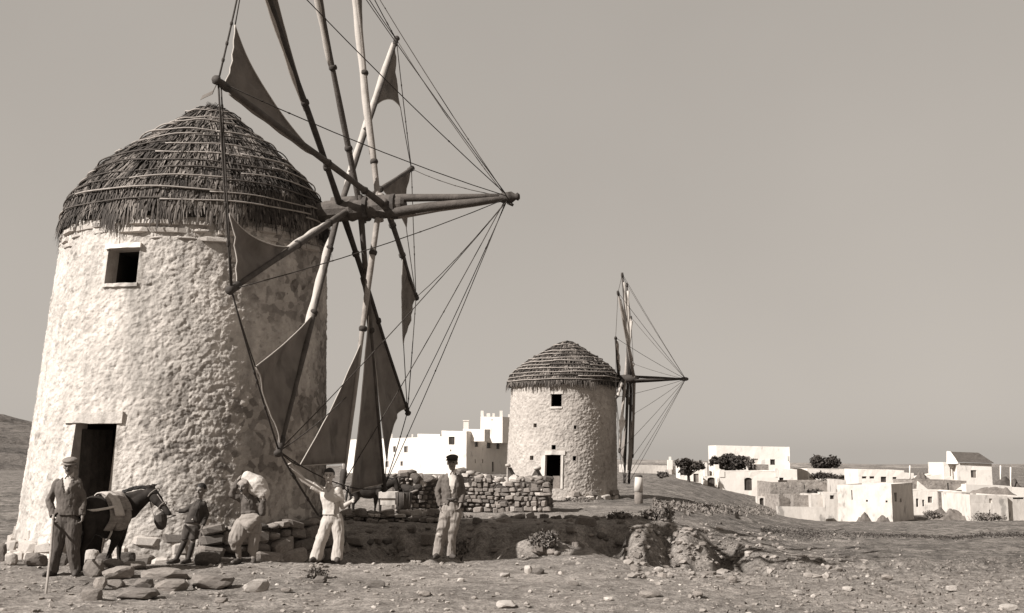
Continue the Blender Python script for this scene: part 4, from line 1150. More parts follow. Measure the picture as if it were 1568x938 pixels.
tree(1266, 722, 150, [(1254, 708, 10, 9), (1267, 705, 12, 9), (1280, 710, 9, 8), (1262, 713, 14, 6)], 'round dark tree on the skyline above the long low white house', M_LEAF, 8, 3600, .24, .2)
shrub(1246, 1281, 722, 733, 'clipped dark hedge shrub before the long low white house, under the skyline tree', M_LEAF, 31, 139, 900, .2, 'dark shrubs on the hillside')
shrub(1285, 1316, 724, 738, 'spreading dark shrub right of the clipped hedge shrub', M_LEAF, 32, 134, 800, .2, 'dark shrubs on the hillside')
shrub(1198, 1232, 744, 755, 'black shrub on the bank right of the arched door house', M_LEAF, 33, 119, 700, .18, 'dark shrubs on the hillside')
shrub(1240, 1272, 736, 758, 'straggling grey shrub against the grey stone wall', M_LEAF2, 34, 114, 700, .18, 'dark shrubs on the hillside')
shrub(1233, 1258, 749, 760, 'low dark shrub above the small courtyard wall', M_LEAF, 35, 112, 500, .18, 'dark shrubs on the hillside')
shrub(1006, 1022, 723, 731, 'low dark shrub before the long pale wall behind the post', M_LEAF, 36, 105, 400, .16, 'dark shrubs on the hillside')
shrub(812, 860, 812, 842, 'dry thorny bush on the lit mound right of the man in the flat cap', M_DRY, 37, None, 1500, .045, 'dry thorn bushes')
shrub(985, 1042, 775, 803, 'large dry thorn bush on top of the gully bank', M_DRY, 38, 27.5, 2600, .05, 'dry thorn bushes')
shrub(925, 975, 782, 799, 'low dry thorn bush on the shaded bank left of the gully', M_DRY, 39, 28.0, 1500, .045, 'dry thorn bushes')
shrub(860, 905, 760, 772, 'scrubby weeds at the foot of the far mill', M_DRY, 40, 52.5, 700, .05, 'dry thorn bushes')
shrub(470, 505, 868, 888, 'small dry tussock in the foreground before the man in white', M_DRY, 41, None, 600, .03, 'dry thorn bushes')
shrub(690, 722, 822, 850, 'wiry dry bush at the heels of the man in the flat cap', M_DRY, 42, 20.5, 700, .035, 'dry thorn bushes')
def strip(name, pxs, halfh, n, size, mat, seed, spread=1.0):
    g = np.random.default_rng(seed); V = []
    for i in range(n):
        t = g.random() * (len(pxs) - 1); k = int(t); f = t - k
        px = pxs[k][0] * (1 - f) + pxs[k + 1][0] * f; py = pxs[k][1] * (1 - f) + pxs[k + 1][1] * f
        hh = (pxs[k][2] * (1 - f) + pxs[k + 1][2] * f)
        V.append((px, py + g.normal() * hh * .5))
    pts = [ground_at(a, b, 12, 150) for a, b in V]
    c = np.array([[p.x, p.y, p.z] for p in pts]); n = len(c)
    c[:, 2] += g.random(n) * halfh
    a = g.normal(size=(n, 3)); a[:, 2] = abs(a[:, 2]) + .4; a /= np.linalg.norm(a, axis=1, keepdims=True); b = np.cross(a, g.normal(size=(n, 3))); b /= np.linalg.norm(b, axis=1, keepdims=True)
    s = size * g.uniform(.5, 1.5, n)[:, None]
    W = np.stack([c - a * s, c + b * s * .4, c + a * s, c - b * s * .4], 1).reshape(-1, 3); k = np.arange(n) * 4
    o = link_mesh(name, mesh_from(name, W, np.stack([k, k + 1, k + 2, k + 3], -1)), mat); tag(o, kind='stuff'); return o
M_STREAK = material('blackish shadow streak', 0.035, 0.5, 1.5, 0, 0.9)
o = strip('shadow_streaks', [(1165, 811, 3), (1215, 815, 9), (1255, 818, 7), (1330, 819, 4), (1400, 821, 3), (1460, 824, 3), (1510, 819, 4), (1568, 819, 4)], .0, 3000, .06, M_STREAK, 3)  # near-black leaf faces stand in for shadow streaks on the field
tag(o, 'shadow streaks crossing the field at right, put in as flat dark leaves', 'scrub')
o = strip('hillside_scrub', [(1000, 772, 5), (1040, 778, 8), (1090, 780, 9), (1150, 782, 9), (1190, 786, 4)], .12, 1500, .10, M_DRY, 4)
tag(o, 'dry scrub and rubble along the terrace edge below the far houses', 'scrub')
o = strip('dry_grass', [(1080, 850, 60), (1200, 868, 90), (1330, 870, 90), (1450, 868, 90), (1568, 868, 90)], .02, 1500, .03, M_DRY, 5)
tag(o, 'sparse dry grass and weeds on the sloping field at right', 'grass')

# pebbles over the bare ground
def pebbles(name, n, pxr, pyr, smin, smax, mat, seed):
    g = np.random.default_rng(seed); ico = bmesh.new(); bmesh.ops.create_icosphere(ico, subdivisions=1, radius=1.0)
    bv = np.array([v.co[:] for v in ico.verts]); bf = np.array([[v.index for v in f.verts] for f in ico.faces]); ico.free()
    Vs = []; Fs = []
    for i in range(n):
        p = ground_at(g.uniform(*pxr), pyr[0] + (pyr[1] - pyr[0]) * g.random(), 11, 60); s = smin + (smax - smin) * g.random() ** 3
        v = bv * (1 + .25 * g.normal(size=(len(bv), 1))) * s * np.array([1, g.uniform(.6, 1), g.uniform(.35, .7)])
        a = g.uniform(0, 6.3); R = np.array([[math.cos(a), -math.sin(a), 0], [math.sin(a), math.cos(a), 0], [0, 0, 1]])
        Vs.append(v @ R.T + np.array(p) + [0, 0, s * .2]); Fs.append(bf + i * len(bv))
    o = link_mesh(name, mesh_from(name, np.concatenate(Vs), np.concatenate(Fs)), mat); return tag(o, kind='stuff')
M_PEB = material('pebbles', 0.2, 0.5, 3.0, 0, 0.95)
M_PEB2 = material('pale pebbles', 0.32, 0.3, 3.0, 0, 0.95)
tag(pebbles('pebbles', 1400, (-20, 1590), (858, 945), .008, .05, M_PEB, 1), 'grey pebbles strewn over the bare earth', 'pebbles')
tag(pebbles('pale_pebbles', 170, (-20, 1590), (850, 945), .01, .05, M_PEB2, 2), 'pale pebbles strewn over the bare earth', 'pebbles')
tag(pebbles('rubble', 600, (960, 1330), (800, 885), .02, .11, M_PEB, 3), 'loose rubble on the slope below the gully bank', 'rubble')
tag(pebbles('mill_yard_stones', 500, (0, 720), (838, 870), .01, .06, M_PEB, 4), 'small stones scattered at the foot of the near mill', 'pebbles')
# ------------------------------------------------------------------ village houses
M_SHUTTER = material('grey painted shutter', 0.16, 0.2, 3.0, 0.1, 0.7)
M_SHUTTER_DARK = material('dark painted wood', 0.05, 0.3, 3.0, 0.1, 0.7)
M_PANE = material('dark window pane', 0.025, 0.2, 3.0, 0, 0.25, spec=0.5)
M_TILE = material('old roof tiles', 0.085, 0.35, 3.0, 0.4, 0.9)
M_ROOFEARTH = material('flat earth roof', 0.15, 0.3, 2.0, 0.4, 1.0)
def prow(px, py, y): return at(px, py, y)
class Frame:
    """a vertical plane starting at photo column x0 at distance D, turned by yaw"""
    def __init__(s, x0, D, yaw, yref):
        s.P = at(x0, yref, D); s.u = Vector((math.cos(yaw), math.sin(yaw), 0)); s.n = Vector((math.sin(yaw), -math.cos(yaw), 0))
    def w(s, px, py):
        r = ray(px, py)[0]; return (r * s.P.y - s.P.x) / (s.u.x - r * s.u.y)
    def z(s, px, py):
        return at(px, py, s.P.y + s.u.y * s.w(px, py)).z
def wall_panel(mb, O, u, W, z0, zt0, zt1, holes, reveal=.18):
    """wall face with openings cut through; its top may slope from zt0 to zt1"""
    n = Vector((u.y, -u.x, 0))
    us = sorted(set([0, W] + [h[0] for h in holes] + [h[1] for h in holes] + [W * k / max(1, int(W / 1.6)) for k in range(1, int(W / 1.6))]))
    zs = sorted(set([z0] + [h[2] for h in holes] + [h[3] for h in holes]))
    def T(uu): return zt0 + (zt1 - zt0) * uu / W
    def jt(uu, z): return O + u * uu + n * (0.02 * math.sin(uu * 3.7 + z * 2.9)) + Vector((0, 0, z - O.z))
    for i in range(len(us) - 1):
        um = (us[i] + us[i + 1]) / 2
        for j in range(len(zs)):
            top = zs[j + 1] if j + 1 < len(zs) else None
            zm = (zs[j] + top) / 2 if top else None
            if top and any(h[0] < um < h[1] and h[2] < zm < h[3] for h in holes): continue
            ta, tb = (top, top) if top else (T(us[i]), T(us[i + 1]))
            mb.add([jt(us[i], zs[j]), jt(us[i + 1], zs[j]), jt(us[i + 1], tb), jt(us[i], ta)], [(0, 1, 2, 3)])
    for h in holes:
        c = [jt(h[0], h[2]), jt(h[1], h[2]), jt(h[1], h[3]), jt(h[0], h[3])]; b = [p - n * reveal for p in c]
        for k in range(4): mb.add([c[k], c[(k + 1) % 4], b[(k + 1) % 4], b[k]], [(3, 2, 1, 0)])
        if h[4] == 'a':                              # arch: fill the two upper corners
            r_ = (h[1] - h[0]) / 2; cx = (h[0] + h[1]) / 2; zc = h[3] - r_ * .55
            for sgn in (-1, 1):
                pts = [Vector((cx + sgn * r_, 0, h[3]))] + [Vector((cx + sgn * r_ * math.cos(a), 0, zc + r_ * .55 * math.sin(a))) for a in np.linspace(0, PI / 2, 6)]
                f = [O + u * p.x + n * .004 + Vector((0, 0, p.z - O.z)) for p in pts]; g = [p - n * .12 for p in f]; m_ = len(f)
                fs = [tuple(range(m_)) if sgn < 0 else tuple(range(m_ - 1, -1, -1))] + [(i, (i + 1) % m_, m_ + (i + 1) % m_, m_ + i) for i in range(m_)]
                mb.add(f + g, fs)
def fill_opening(parent, off, O, u, h, reveal=.18):
    n = Vector((u.y, -u.x, 0)); kind = h[4]
    def q(uu, z, d): return O + u * uu - n * d + Vector((0, 0, z - O.z))
    def slab(u0, u1, z0, z1, d0, d1):
        mb = MB(); mb.add([q(u0, z0, d0), q(u1, z0, d0), q(u1, z0, d1), q(u0, z0, d1), q(u0, z1, d0), q(u1, z1, d0), q(u1, z1, d1), q(u0, z1, d1)],
               [(3, 2, 1, 0), (4, 5, 6, 7), (0, 1, 5, 4), (1, 2, 6, 5), (2, 3, 7, 6), (3, 0, 4, 7)]); return mb
    a, b, c, d = h[:4]
    if kind in ('d', 'a'):
        o = slab(a, b, c, d, reveal - .03, reveal + .03).build('door', M_SHUTTER_DARK, parent, False, off)
        slab((a + b) / 2 - .02, (a + b) / 2 + .02, c + .02, d - .02, reveal - .045, reveal - .032).build('door_batten', M_WOOD_DARK, o)
    elif kind == 's':
        o = slab(a, b, c, d, reveal - .05, reveal + .02).build('window', M_SHUTTER, parent, False, off)
        slab((a + b) / 2, b - .03, c + .04, d - .04, reveal - .07, reveal - .052).build('shutter', M_SHUTTER, o)
        slab(a + .03, (a + b) / 2 - .02, c + .04, d - .04, reveal - .062, reveal - .052).build('pane', M_SHUTTER_DARK, o)
    elif kind == 'h':
        slab(a, b, c, d, reveal - .01, reveal + .02).build('wall_hole', M_DARK, parent, False, off)  # near-black slab stands in for the shade inside the hole
    elif kind == 'b':
        slab(a, b, c, d, reveal - .06, reveal + .02).build('blind_window', M_OLDWHITE, parent, False, off)
    else:
        o = slab(a, b, c, d, reveal - .02, reveal + .02).build('window', M_SHUTTER_DARK, parent, False, off)
        m_ = (a + b) / 2
        slab(a + .05, m_ - .03, c + .06, d - .06, reveal - .03, reveal - .022).build('pane', M_PANE, o)
        slab(m_ + .03, b - .05, c + .06, d - .06, reveal - .03, reveal - .022).build('pane', M_PANE, o)
def house(parent, x0, x1, yt0, yt1, yb, D, yaw, depth, holes=(), side=(), mat=None, parapet=.28, roofmat=None, under=1.6, name='wall', root_args=None, zmin=None):
    yaw = math.radians(yaw); fr = Frame(x0, D, yaw, yb); W = fr.w(x1, yb); O = fr.P.copy()
    z0 = fr.z(x0, yb) - under if zmin is None else zmin; zt0 = fr.z(x0, yt0); zt1 = fr.z(x1, yt1)
    if parent is None: parent = empty(root_args[0], Vector((O.x + fr.u.x * W / 2, O.y + fr.u.y * W / 2, fr.z(x0, yb))), *root_args[1:])
    off = -parent.location
    H = [(fr.w(h[0], h[3]), fr.w(h[1], h[3]), fr.z(h[0], h[3]), fr.z(h[0], h[2]), h[4]) for h in holes]
    mb = MB(); wall_panel(mb, O, fr.u, W, z0, zt0, zt1, H)
    R0 = O + fr.u * W; v = -fr.n
    fs_ = Frame(x1, R0.y, math.atan2(v.y, v.x), yb)
    HS = [(fs_.w(h[0], h[3]), fs_.w(h[1], h[3]), fs_.z(h[0], h[3]), fs_.z(h[0], h[2]), h[4]) for h in side]
    R0 = Vector((R0.x, R0.y, O.z))
    wall_panel(mb, R0, v, depth, z0, zt1, zt1, HS)
    B0 = R0 + v * depth; wall_panel(mb, B0, -fr.u, W, z0, zt1, zt0, [])
    L0 = O + v * depth; wall_panel(mb, L0, -v, depth, z0, zt0, zt0, [])
    # parapet top and inside
    def Q(a, b, z): p = O + fr.u * a + v * b; return Vector((p.x, p.y, z))
    t = .3; zi0, zi1 = zt0 - parapet, zt1 - parapet
    outer = [(0, 0), (W, 0), (W, depth), (0, depth)]; inner = [(t, t), (W - t, t), (W - t, depth - t), (t, depth - t)]
    zz = [zt0, zt1, zt1, zt0]
    for k in range(4):
        k2 = (k + 1) % 4
        mb.add([Q(*outer[k], zz[k]), Q(*outer[k2], zz[k2]), Q(*inner[k2], zz[k2]), Q(*inner[k], zz[k])], [(0, 1, 2, 3)])
        mb.add([Q(*inner[k], zz[k]), Q(*inner[k2], zz[k2]), Q(*inner[k2], zz[k2] - parapet - .1), Q(*inner[k], zz[k] - parapet - .1)], [(0, 1, 2, 3)])
    mb.build(name, mat or M_WHITE, parent, False, off)
    rb = MB(); rb.add([Q(*inner[k], zz[k] - parapet) for k in range(4)] + [Q(*inner[k], zz[k] - parapet - .15) for k in range(4)], [(0, 1, 2, 3), (7, 6, 5, 4)]); rb.build('roof', roofmat or M_ROOFEARTH, parent, False, off)
    for h in H: fill_opening(parent, off, O, fr.u, h)
    for h in HS: fill_opening(parent, off, R0, v, h)
    return parent
def pillar(parent, x0, x1, yt, yb, D, mat, name='chimney', cap=0, dep=None):
    a = at(x0, yb, D); b = at(x1, yb, D); z1 = at(x0, yt, D).z; dd = dep or (b.x - a.x)
    mb = MB(); mb.box((a.x, D, a.z - .3), (b.x, D + dd, z1 - (.12 if cap else 0)))
    if cap: mb.box((a.x - .06, D - .06, z1 - .12), (b.x + .06, D + dd + .06, z1))
    return mb.build(name, mat, parent, False, -parent.location if parent else (0, 0, 0))

# the big white house left of the far mill
bh = house(None, 524, 676, 673, 668, 728, 140.5, -32, 9, [(602, 606.5, 683, 692, 's'), (618.5, 624.5, 683, 692.5, 's'), (613, 617, 706, 713, 's'), (590, 595, 706, 715, 's')],
           root_args=('flat_roofed_house', 'big white house with crenellated roof tower and one shaded side, left of the far mill', 'house'))
house(bh, 675.5, 714, 659, 660, 728, 132.0, -32, 10.2, [(687, 696, 668.5, 680.5, 'w'), (689, 691, 688, 691, 'h')],
      [(727, 732.5, 672, 684, 'w'), (745.5, 751.5, 674, 686, 'w'), (760, 765, 675.5, 687, 'w'), (753.5, 756.5, 707, 722, 'h'), (727, 728.5, 703, 709, 'h'), (738, 740, 703, 709, 'h')], under=2.2)
zb_ = at(736, 668, 133).z
house(bh, 735.5, 769.5, 637.5, 638, 668, 134.5, -32, 4.5, [(752.5, 754, 641, 644, 'h')], name='tower', under=.8)
for a, b, t, q in ((736, 740.5, 628.5, 135), (765, 769.5, 628.5, 133.2), (745, 750.5, 632.5, 134.4), (754, 757.5, 632.5, 134.0)): pillar(bh, a, b, t, 640, q, M_WHITE, 'pinnacle')
pillar(bh, 778, 781, 634, 641, 137, M_WHITE, 'pinnacle')
pillar(bh, 709.5, 717.5, 643, 664, 132.5, M_WHITE, 'chimney', 1)
house(bh, 709, 742, 656.5, 657, 668, 131.5, -32, 1.2, name='parapet', under=.6)
pillar(bh, 598.5, 601, 664, 673, 138, M_WHITE, 'chimney'); pillar(bh, 630, 632.5, 664.5, 673, 136, M_WHITE, 'chimney')
house(None, 639, 674, 664, 664.5, 690, 146, -32, 5, root_args=('flat_roofed_house', 'white house top showing behind the roof gap of the big crenellated house', 'house'))
for i, (a, b, c, d) in enumerate(((645, 656, 670, 680), (655, 665, 672, 680), (663, 674, 672, 680))):
    rock(a, b, c, d, ('left', 'middle', 'right')[i] + ' one of three dark boulders in the roof gap of the crenellated house', M_STONE_DARK, 90 + i, .8, 'dark boulders in the roof gap', y=141)
    bpy.context.scene.collection.objects[-1]['label'] = ('left', 'middle', 'right')[i] + ' one of three dark boulders in the roof gap of the crenellated house'

G = 'white houses of the village'
def H(label, *a, **k): return house(None, *a, root_args=('flat_roofed_house', label, 'house', G), **k)
h4 = H('long low pale house with a small bell gable, behind the post', 960, 1033, 711.5, 713.5, 729, 142, 4, 6, mat=M_OLDWHITE)
pillar(h4, 1022.5, 1030, 704, 715, 141.5, M_WHITE, 'bell_gable', 0, .5); pillar(h4, 1024.7, 1027.8, 699, 705, 141.6, M_WHITE, 'bell_gable', 0, .3)
H('small white house with grey door behind the bushy tree', 1042, 1083, 713, 714, 739, 123, -4, 6, [(1062, 1070, 725, 738, 's'), (1076, 1079, 717, 720, 'h')])
gw = H('white arched gateway between two tall posts, right of the bushy tree', 1077, 1102, 729, 728, 747, 120.5, 0, 1.2, [(1083.5, 1095, 728.5 + 2, 745, 'a')], parapet=.05)
pillar(gw, 1079, 1083.3, 708, 731, 120.6, M_WHITE, 'gate_post', 0, .8); pillar(gw, 1095.2, 1101.5, 711, 731, 120.6, M_WHITE, 'gate_post', 0, .8)
H('big plain two-storey white house on the skyline behind the wide dark tree', 1098.5, 1208, 681.5, 684, 742, 137, -3, 8, [(1153, 1161, 702, 710.5, 'b'), (1179.5, 1187, 703, 711.5, 'w')], [(1209, 1209.6, 698, 706, 'h')])
H('grey-fronted outbuilding below the windows of the big two-storey house', 1156, 1177, 711, 711, 728, 130, 0, 2.5, mat=M_STONEWALL)
H('low white annex at the right foot of the big two-storey house', 1193, 1221, 719, 718.5, 740, 128, -4, 4, [(1193.5, 1200, 731, 738, 'h')])
h2 = H('low white house with a dark arched door under the wide dark tree', 1102, 1192, 722, 721, 752, 119, 0, 6, [(1140, 1152, 731, 750.5, 'a')], parapet=.35)
pillar(h2, 1102, 1109.5, 719, 726, 118.95, M_WHITE, 'corner_post'); pillar(h2, 1187, 1192, 717, 726, 118.95, M_WHITE, 'corner_post')
H('grey stone house in the middle of the village, above the courtyard', 1180, 1281, 738, 737, 762, 113, 0, 7, [(1231, 1232.5, 742, 748, 'h')], mat=M_STONEWALL, roofmat=M_STONEWALL)
# wall running down the slope towards the viewer, lit along its whole length
sw = house(None, 1169, 1191.5, 737, 749, 787, 117, -64, .5, [(1171, 1176, 758, 773, 'd')], mat=M_WHITE, parapet=.02, root_args=('yard_wall', 'tall white yard wall sloping down toward the viewer, left of the courtyard', 'wall', None))
arch = house(None, 1160, 1172, 760, 760, 776, 111, 0, .8, [(1163.5, 1170, 762, 775, 'a')], mat=M_OLDWHITE, parapet=.05, root_args=('arched_gate', 'small ruined pale archway at the left foot of the sloping yard wall', 'gate', None))
H('shaded low grey shed inside the courtyard', 1194, 1216, 757, 766, 778, 108, 14, 4, mat=M_STONEWALL)
H('pale roofless courtyard building with rough grey front', 1216, 1244, 758, 758, 780, 107, 0, 4, mat=M_STONEWALL)
H('small pale cube shed at the right end of the courtyard', 1243, 1266, 757, 757, 780, 106, 0, 4, mat=M_OLDWHITE)
house(None, 1191, 1264, 775, 776.5, 788, 103.5, 0, .45, mat=M_OLDWHITE, parapet=.04, root_args=('courtyard_wall', 'low stained courtyard wall in front of the grey sheds', 'wall', None))
h6 = H('front white cube house with three tiny holes and a shaded right side', 1283.5, 1367, 742, 741, 791, 104.5, -38, 6.0, [(1326, 1329, 765, 768, 'h'), (1356, 1359, 766, 769, 'h'), (1304, 1305.5, 750, 765, 'h')],
       [(1370, 1374, 754, 768, 'w'), (1378, 1380.5, 763, 769, 'h')], mat=M_OLDWHITE)
house(h6, 1264.5, 1284, 755, 755, 790, 104.8, -6, 4, [(1271, 1277, 758, 764, 'w')], mat=M_OLDWHITE)
house(h6, 1278, 1296, 734, 735, 752, 109, -6, 4, [(1281, 1286, 757 - 8, 761 - 8, 'h')], mat=M_OLDWHITE)
H('recessed white house with two shuttered windows right of the front cube house', 1388, 1481, 750.5, 752.5, 790, 111, 2, 6, [(1421, 1428, 760, 769.5, 's'), (1457, 1465, 762, 770.5, 's'), (1403, 1407, 763, 776, 'd'), (1412.5, 1416, 765, 775, 'w')])
pillar(None, 1438, 1445, 752, 777, 110.8, M_STONEWALL, 'buttress', 0, .25)
o = bpy.data.objects['buttress']; tag(o, 'narrow grey buttress between the two shuttered windows', 'buttress')
H('stained white house at the right edge with one faint window', 1487, 1545, 757, 758.5, 798, 104, 3, 6, [(1515, 1519.5, 763, 770, 'b'), (1515, 1517, 780, 786, 'h')], mat=M_OLDWHITE)
H('last white house cut by the right edge of the photograph', 1545.5, 1590, 760, 761, 799, 104.6, 3, 6, [(1551, 1568, 761.5, 764, 'h')], mat=M_OLDWHITE)
pillar(None, 1481, 1487, 754, 790, 106, M_STONEWALL, 'wall_pier', 0, 1.0)
o = bpy.data.objects['wall_pier']; tag(o, 'grey pier between the shuttered house and the stained house', 'pier')
st = H('stone vaulted house with white gable corners above the shuttered house', 1398, 1481, 735, 736, 756, 118, 0, 6, [(1451, 1453.5, 739, 750, 'h')], mat=M_STONEWALL, roofmat=M_STONEWALL)
for pts in (((1404, 750), (1421, 749), (1405, 736)), ((1464, 750), (1480, 750), (1480, 739))):
    f = [at(*p, 117.9) for p in pts]; b = [p + Vector((0, .3, 0)) for p in f]
    mb = MB(); mb.add(f + b, [(0, 1, 2), (5, 4, 3), (0, 3, 4, 1), (1, 4, 5, 2), (2, 5, 3, 0)]); mb.build('gable_corner', M_WHITE, st, False, -st.location)
H('long low white house with a row of small dark windows, centre right', 1315, 1385.5, 718.5, 720, 744, 127, -2, 6, [(1349, 1357.5, 729.5, 738, 'd'), (1367, 1373, 730, 735, 'w'), (1320, 1327, 729, 732.5, 'w'), (1331.5, 1339, 729, 732.5, 'w')])
H('low white house in front of the skyline tree', 1237, 1313, 717.5, 719, 735, 140, 3, 6)
H('flat white house front right of the long low house', 1385, 1400, 723, 724, 742, 130, 0, 5)
H('low white terrace left of the tiled house', 1412, 1448, 731, 724, 741, 133, 0, 4)
g9 = H('tall white house with a dark tiled roof and one square window, far right', 1466.5, 1520, 708.5, 709.5, 743, 132, 0, 7, [(1487, 1495.5, 719.5, 731, 's')], parapet=.1)
house(g9, 1447, 1467, 708, 708, 743, 132.6, 0, 5, [(1455, 1457.3, 716, 729, 'b'), (1459, 1461.3, 716, 734, 'b')], parapet=.1)
D9 = 131.7
R9 = [at(1466, 707, D9), at(1521.5, 709, D9), at(1497.5, 693, D9 + 3.4), at(1455, 691.5, D9 + 3.4), at(1521.5, 709, D9 + 7.4), at(1466, 707, D9 + 7.4)]
R9[4].z = R9[1].z; R9[5].z = R9[0].z
mb = MB(); nrow = 9                                   # overlapping courses of tiles
for k in range(nrow):
    f0, f1 = k / nrow, (k + 1.15) / nrow
    a, b = R9[0].lerp(R9[3], f0), R9[1].lerp(R9[2], f0); c, d = R9[1].lerp(R9[2], min(1, f1)), R9[0].lerp(R9[3], min(1, f1))
    up = Vector((0, 0, .10)); mb.add([a + up, b + up, c + up * .2, d + up * .2, a, b], [(0, 1, 2, 3), (4, 5, 1, 0)])
mb.add([R9[1], R9[4], R9[2]], [(0, 1, 2)]); mb.add([R9[4], R9[5], R9[3], R9[2]], [(0, 1, 2, 3)])
mb.build('tiled_roof', M_TILE, g9, False, -g9.location)
f = [at(1451.5, 710, D9 + .2), at(1466.5, 710, D9 + .2), at(1466.5, 706.5, D9 + .2), at(1455.5, 691, D9 + 2.4), at(1451.5, 690.5, D9 + 2.4)]; b = [p + Vector((0, .4, 0)) for p in f]
mb = MB(); mb.add(f + b, [(0, 1, 2, 3, 4), (9, 8, 7, 6, 5)] + [(i, 5 + i, 5 + (i + 1) % 5, (i + 1) % 5) for i in range(5)]); mb.build('gable', M_WHITE, g9, False, -g9.location)
H('low white garden house in front of the tiled house', 1480, 1550, 741, 744, 760, 117, 5, 4)
H('half-hidden white house at the right edge above the last house', 1536, 1590, 745, 748, 765, 121, 0, 5)
for (a, b, t, bb, D, lb) in ((1392.3, 1394.2, 712.5, 728, 128, 'thin white pole standing behind the long low house'), (1531, 1533, 712.5, 740, 128, 'left one of two white poles right of the tiled house'), (1546.5, 1548.5, 715, 745, 126, 'right one of two white poles right of the tiled house')):
    A = at((a + b) / 2, bb, D); Z = at((a + b) / 2, t, D); mb = MB(); mb.tube([A - Vector((0, 0, 1)), A.lerp(Z, .5), Z], .085, 8); o = mb.build('pole', M_WHITE, None, True); tag(o, lb, 'pole')
# earth heaps at the feet of the houses
def heap(px0, px1, py0, py1, D, label, mat, seed, cat='earth heap'):
    c = at((px0 + px1) / 2, py1, D); s = F / D; w = (px1 - px0) / 2 / s; h = (py1 - py0) / s; n1, n2 = 26, 12; V = []
    for i in range(n1):
        for j in range(n2):
            a = -1 + 2 * i / (n1 - 1); b = -1 + 2 * j / (n2 - 1); k = max(0, 1 - abs(a) ** 2.2) * max(0, 1 - b * b)
            V.append((a * w, b * w * .45, -.4 + (h + .4) * k * (.75 + .35 * float(vnoise(np.array([[a * 4 + seed, b * 3, seed]]), 3)[0]))))
    fs = [(i * n2 + j, (i + 1) * n2 + j, (i + 1) * n2 + j + 1, i * n2 + j + 1) for i in range(n1 - 1) for j in range(n2 - 1)]
    return tag(link_mesh('earth_heap', mesh_from('earth_heap', V, fs), mat, None, c, True), label, cat)
M_HEAP = material('dug earth', 0.11, 0.5, 2.5, .8, 1.0, 6, bdist=.08)
heap(1412, 1495, 777, 793, 106, 'dark earth heap in front of the shuttered house', M_HEAP, 1)
heap(1312, 1334, 784, 792, 101, 'small mound at the foot of the front cube house, left of its middle', M_HEAP, 2)
heap(1342, 1362, 786, 792, 101, 'small mound at the foot of the front cube house, near its right corner', M_HEAP, 3)
heap(1478, 1560, 741, 757, 113, 'dark stony bank above the stained house at the right edge', M_STONE_DARK, 4, 'bank')
heap(1395, 1425, 722, 731, 128, 'dark scrubby mound behind the terrace left of the tiled house', M_STONE_DARK, 5)
heap(1518, 1568, 729, 746, 127, 'dark hedge mound right of the tiled house', M_LEAF, 6)
for i, (a, b, c, d, m_, q) in enumerate(((1488, 1545, 783, 799, M_DRY, 101), (1415, 1445, 782, 793, M_DRY, 103))):
    shrub(a, b, c, d, ('straggling pale weeds against the stained white house', 'weeds on the earth heap before the shuttered house')[i], m_, 60 + i, q, 1200, .12, 'weeds by the houses')
# ------------------------------------------------------------------ people and animals
M_SKIN = material('sunburnt skin', 0.15, 0.12, 6.0, 0.1, 0.6)
M_SKIN_PALE = material('fair skin', 0.33, 0.12, 6.0, 0.1, 0.6)
M_HAIR = material('black hair', 0.016, 0.3, 20, 0.4, 0.6)
M_WOOL = material('brown wool jacket', 0.085, 0.2, 18, 0.5, 0.95, 60, bdist=.006)
M_WOOL2 = material('grey wool jacket', 0.085, 0.2, 18, 0.5, 0.95, 60, bdist=.006)
M_TROUSER = material('dark striped trousers', 0.065, 0.25, 14, 0.4, 0.95, 50, (6, 1, 1), .006)
M_TROUSER2 = material('faded grey trousers', 0.20, 0.25, 14, 0.4, 0.95, 50, bdist=.006)
M_LINEN = material('white linen shirt', 0.45, 0.08, 14, 0.3, 0.9, 40, bdist=.006)
M_JERSEY = material('pale knitted shirt', 0.40, 0.08, 14, 0.3, 0.9, 40, bdist=.006)
M_FLANNEL = material('pale flannel trousers', 0.34, 0.10, 14, 0.3, 0.9, 40, bdist=.006)
M_BREECH = material('pale baggy breeches', 0.19, 0.15, 10, 0.4, 0.9, 40, bdist=.008)
M_SUIT = material('dark boy suit', 0.042, 0.25, 14, 0.3, 0.9, 50, bdist=.006)
M_STOCK = material('dark stockings', 0.04, 0.2, 14, 0.2, 0.9)
M_DKSHIRT = material('dark work shirt', 0.075, 0.25, 14, 0.3, 0.9, 40, bdist=.006)
M_CAP = material('grey cloth cap', 0.15, 0.2, 20, 0.4, 0.95)
M_CAPD = material('dark cloth cap', 0.03, 0.2, 20, 0.4, 0.95)
M_SHOE = material('worn leather', 0.045, 0.3, 12, 0.3, 0.7)
M_SACK = material('flour sack cloth', 0.42, 0.12, 9, 0.5, 0.95, 50, bdist=.01)
M_HIDE = material('dark brown hide', 0.022, 0.5, 5, 0.5, 0.85, 60, bdist=.006, spec=.12)
M_BLANKET = material('striped saddle blanket', 0.17, 0.4, 9, 0.5, 0.95, 40, (1, 1, 5), .01)
M_BLANKET_L = material('pale blanket edge', 0.34, 0.2, 9, 0.4, 0.95)
M_EYE = material('dark eye', 0.012, 0.1, 5, 0, 0.3)

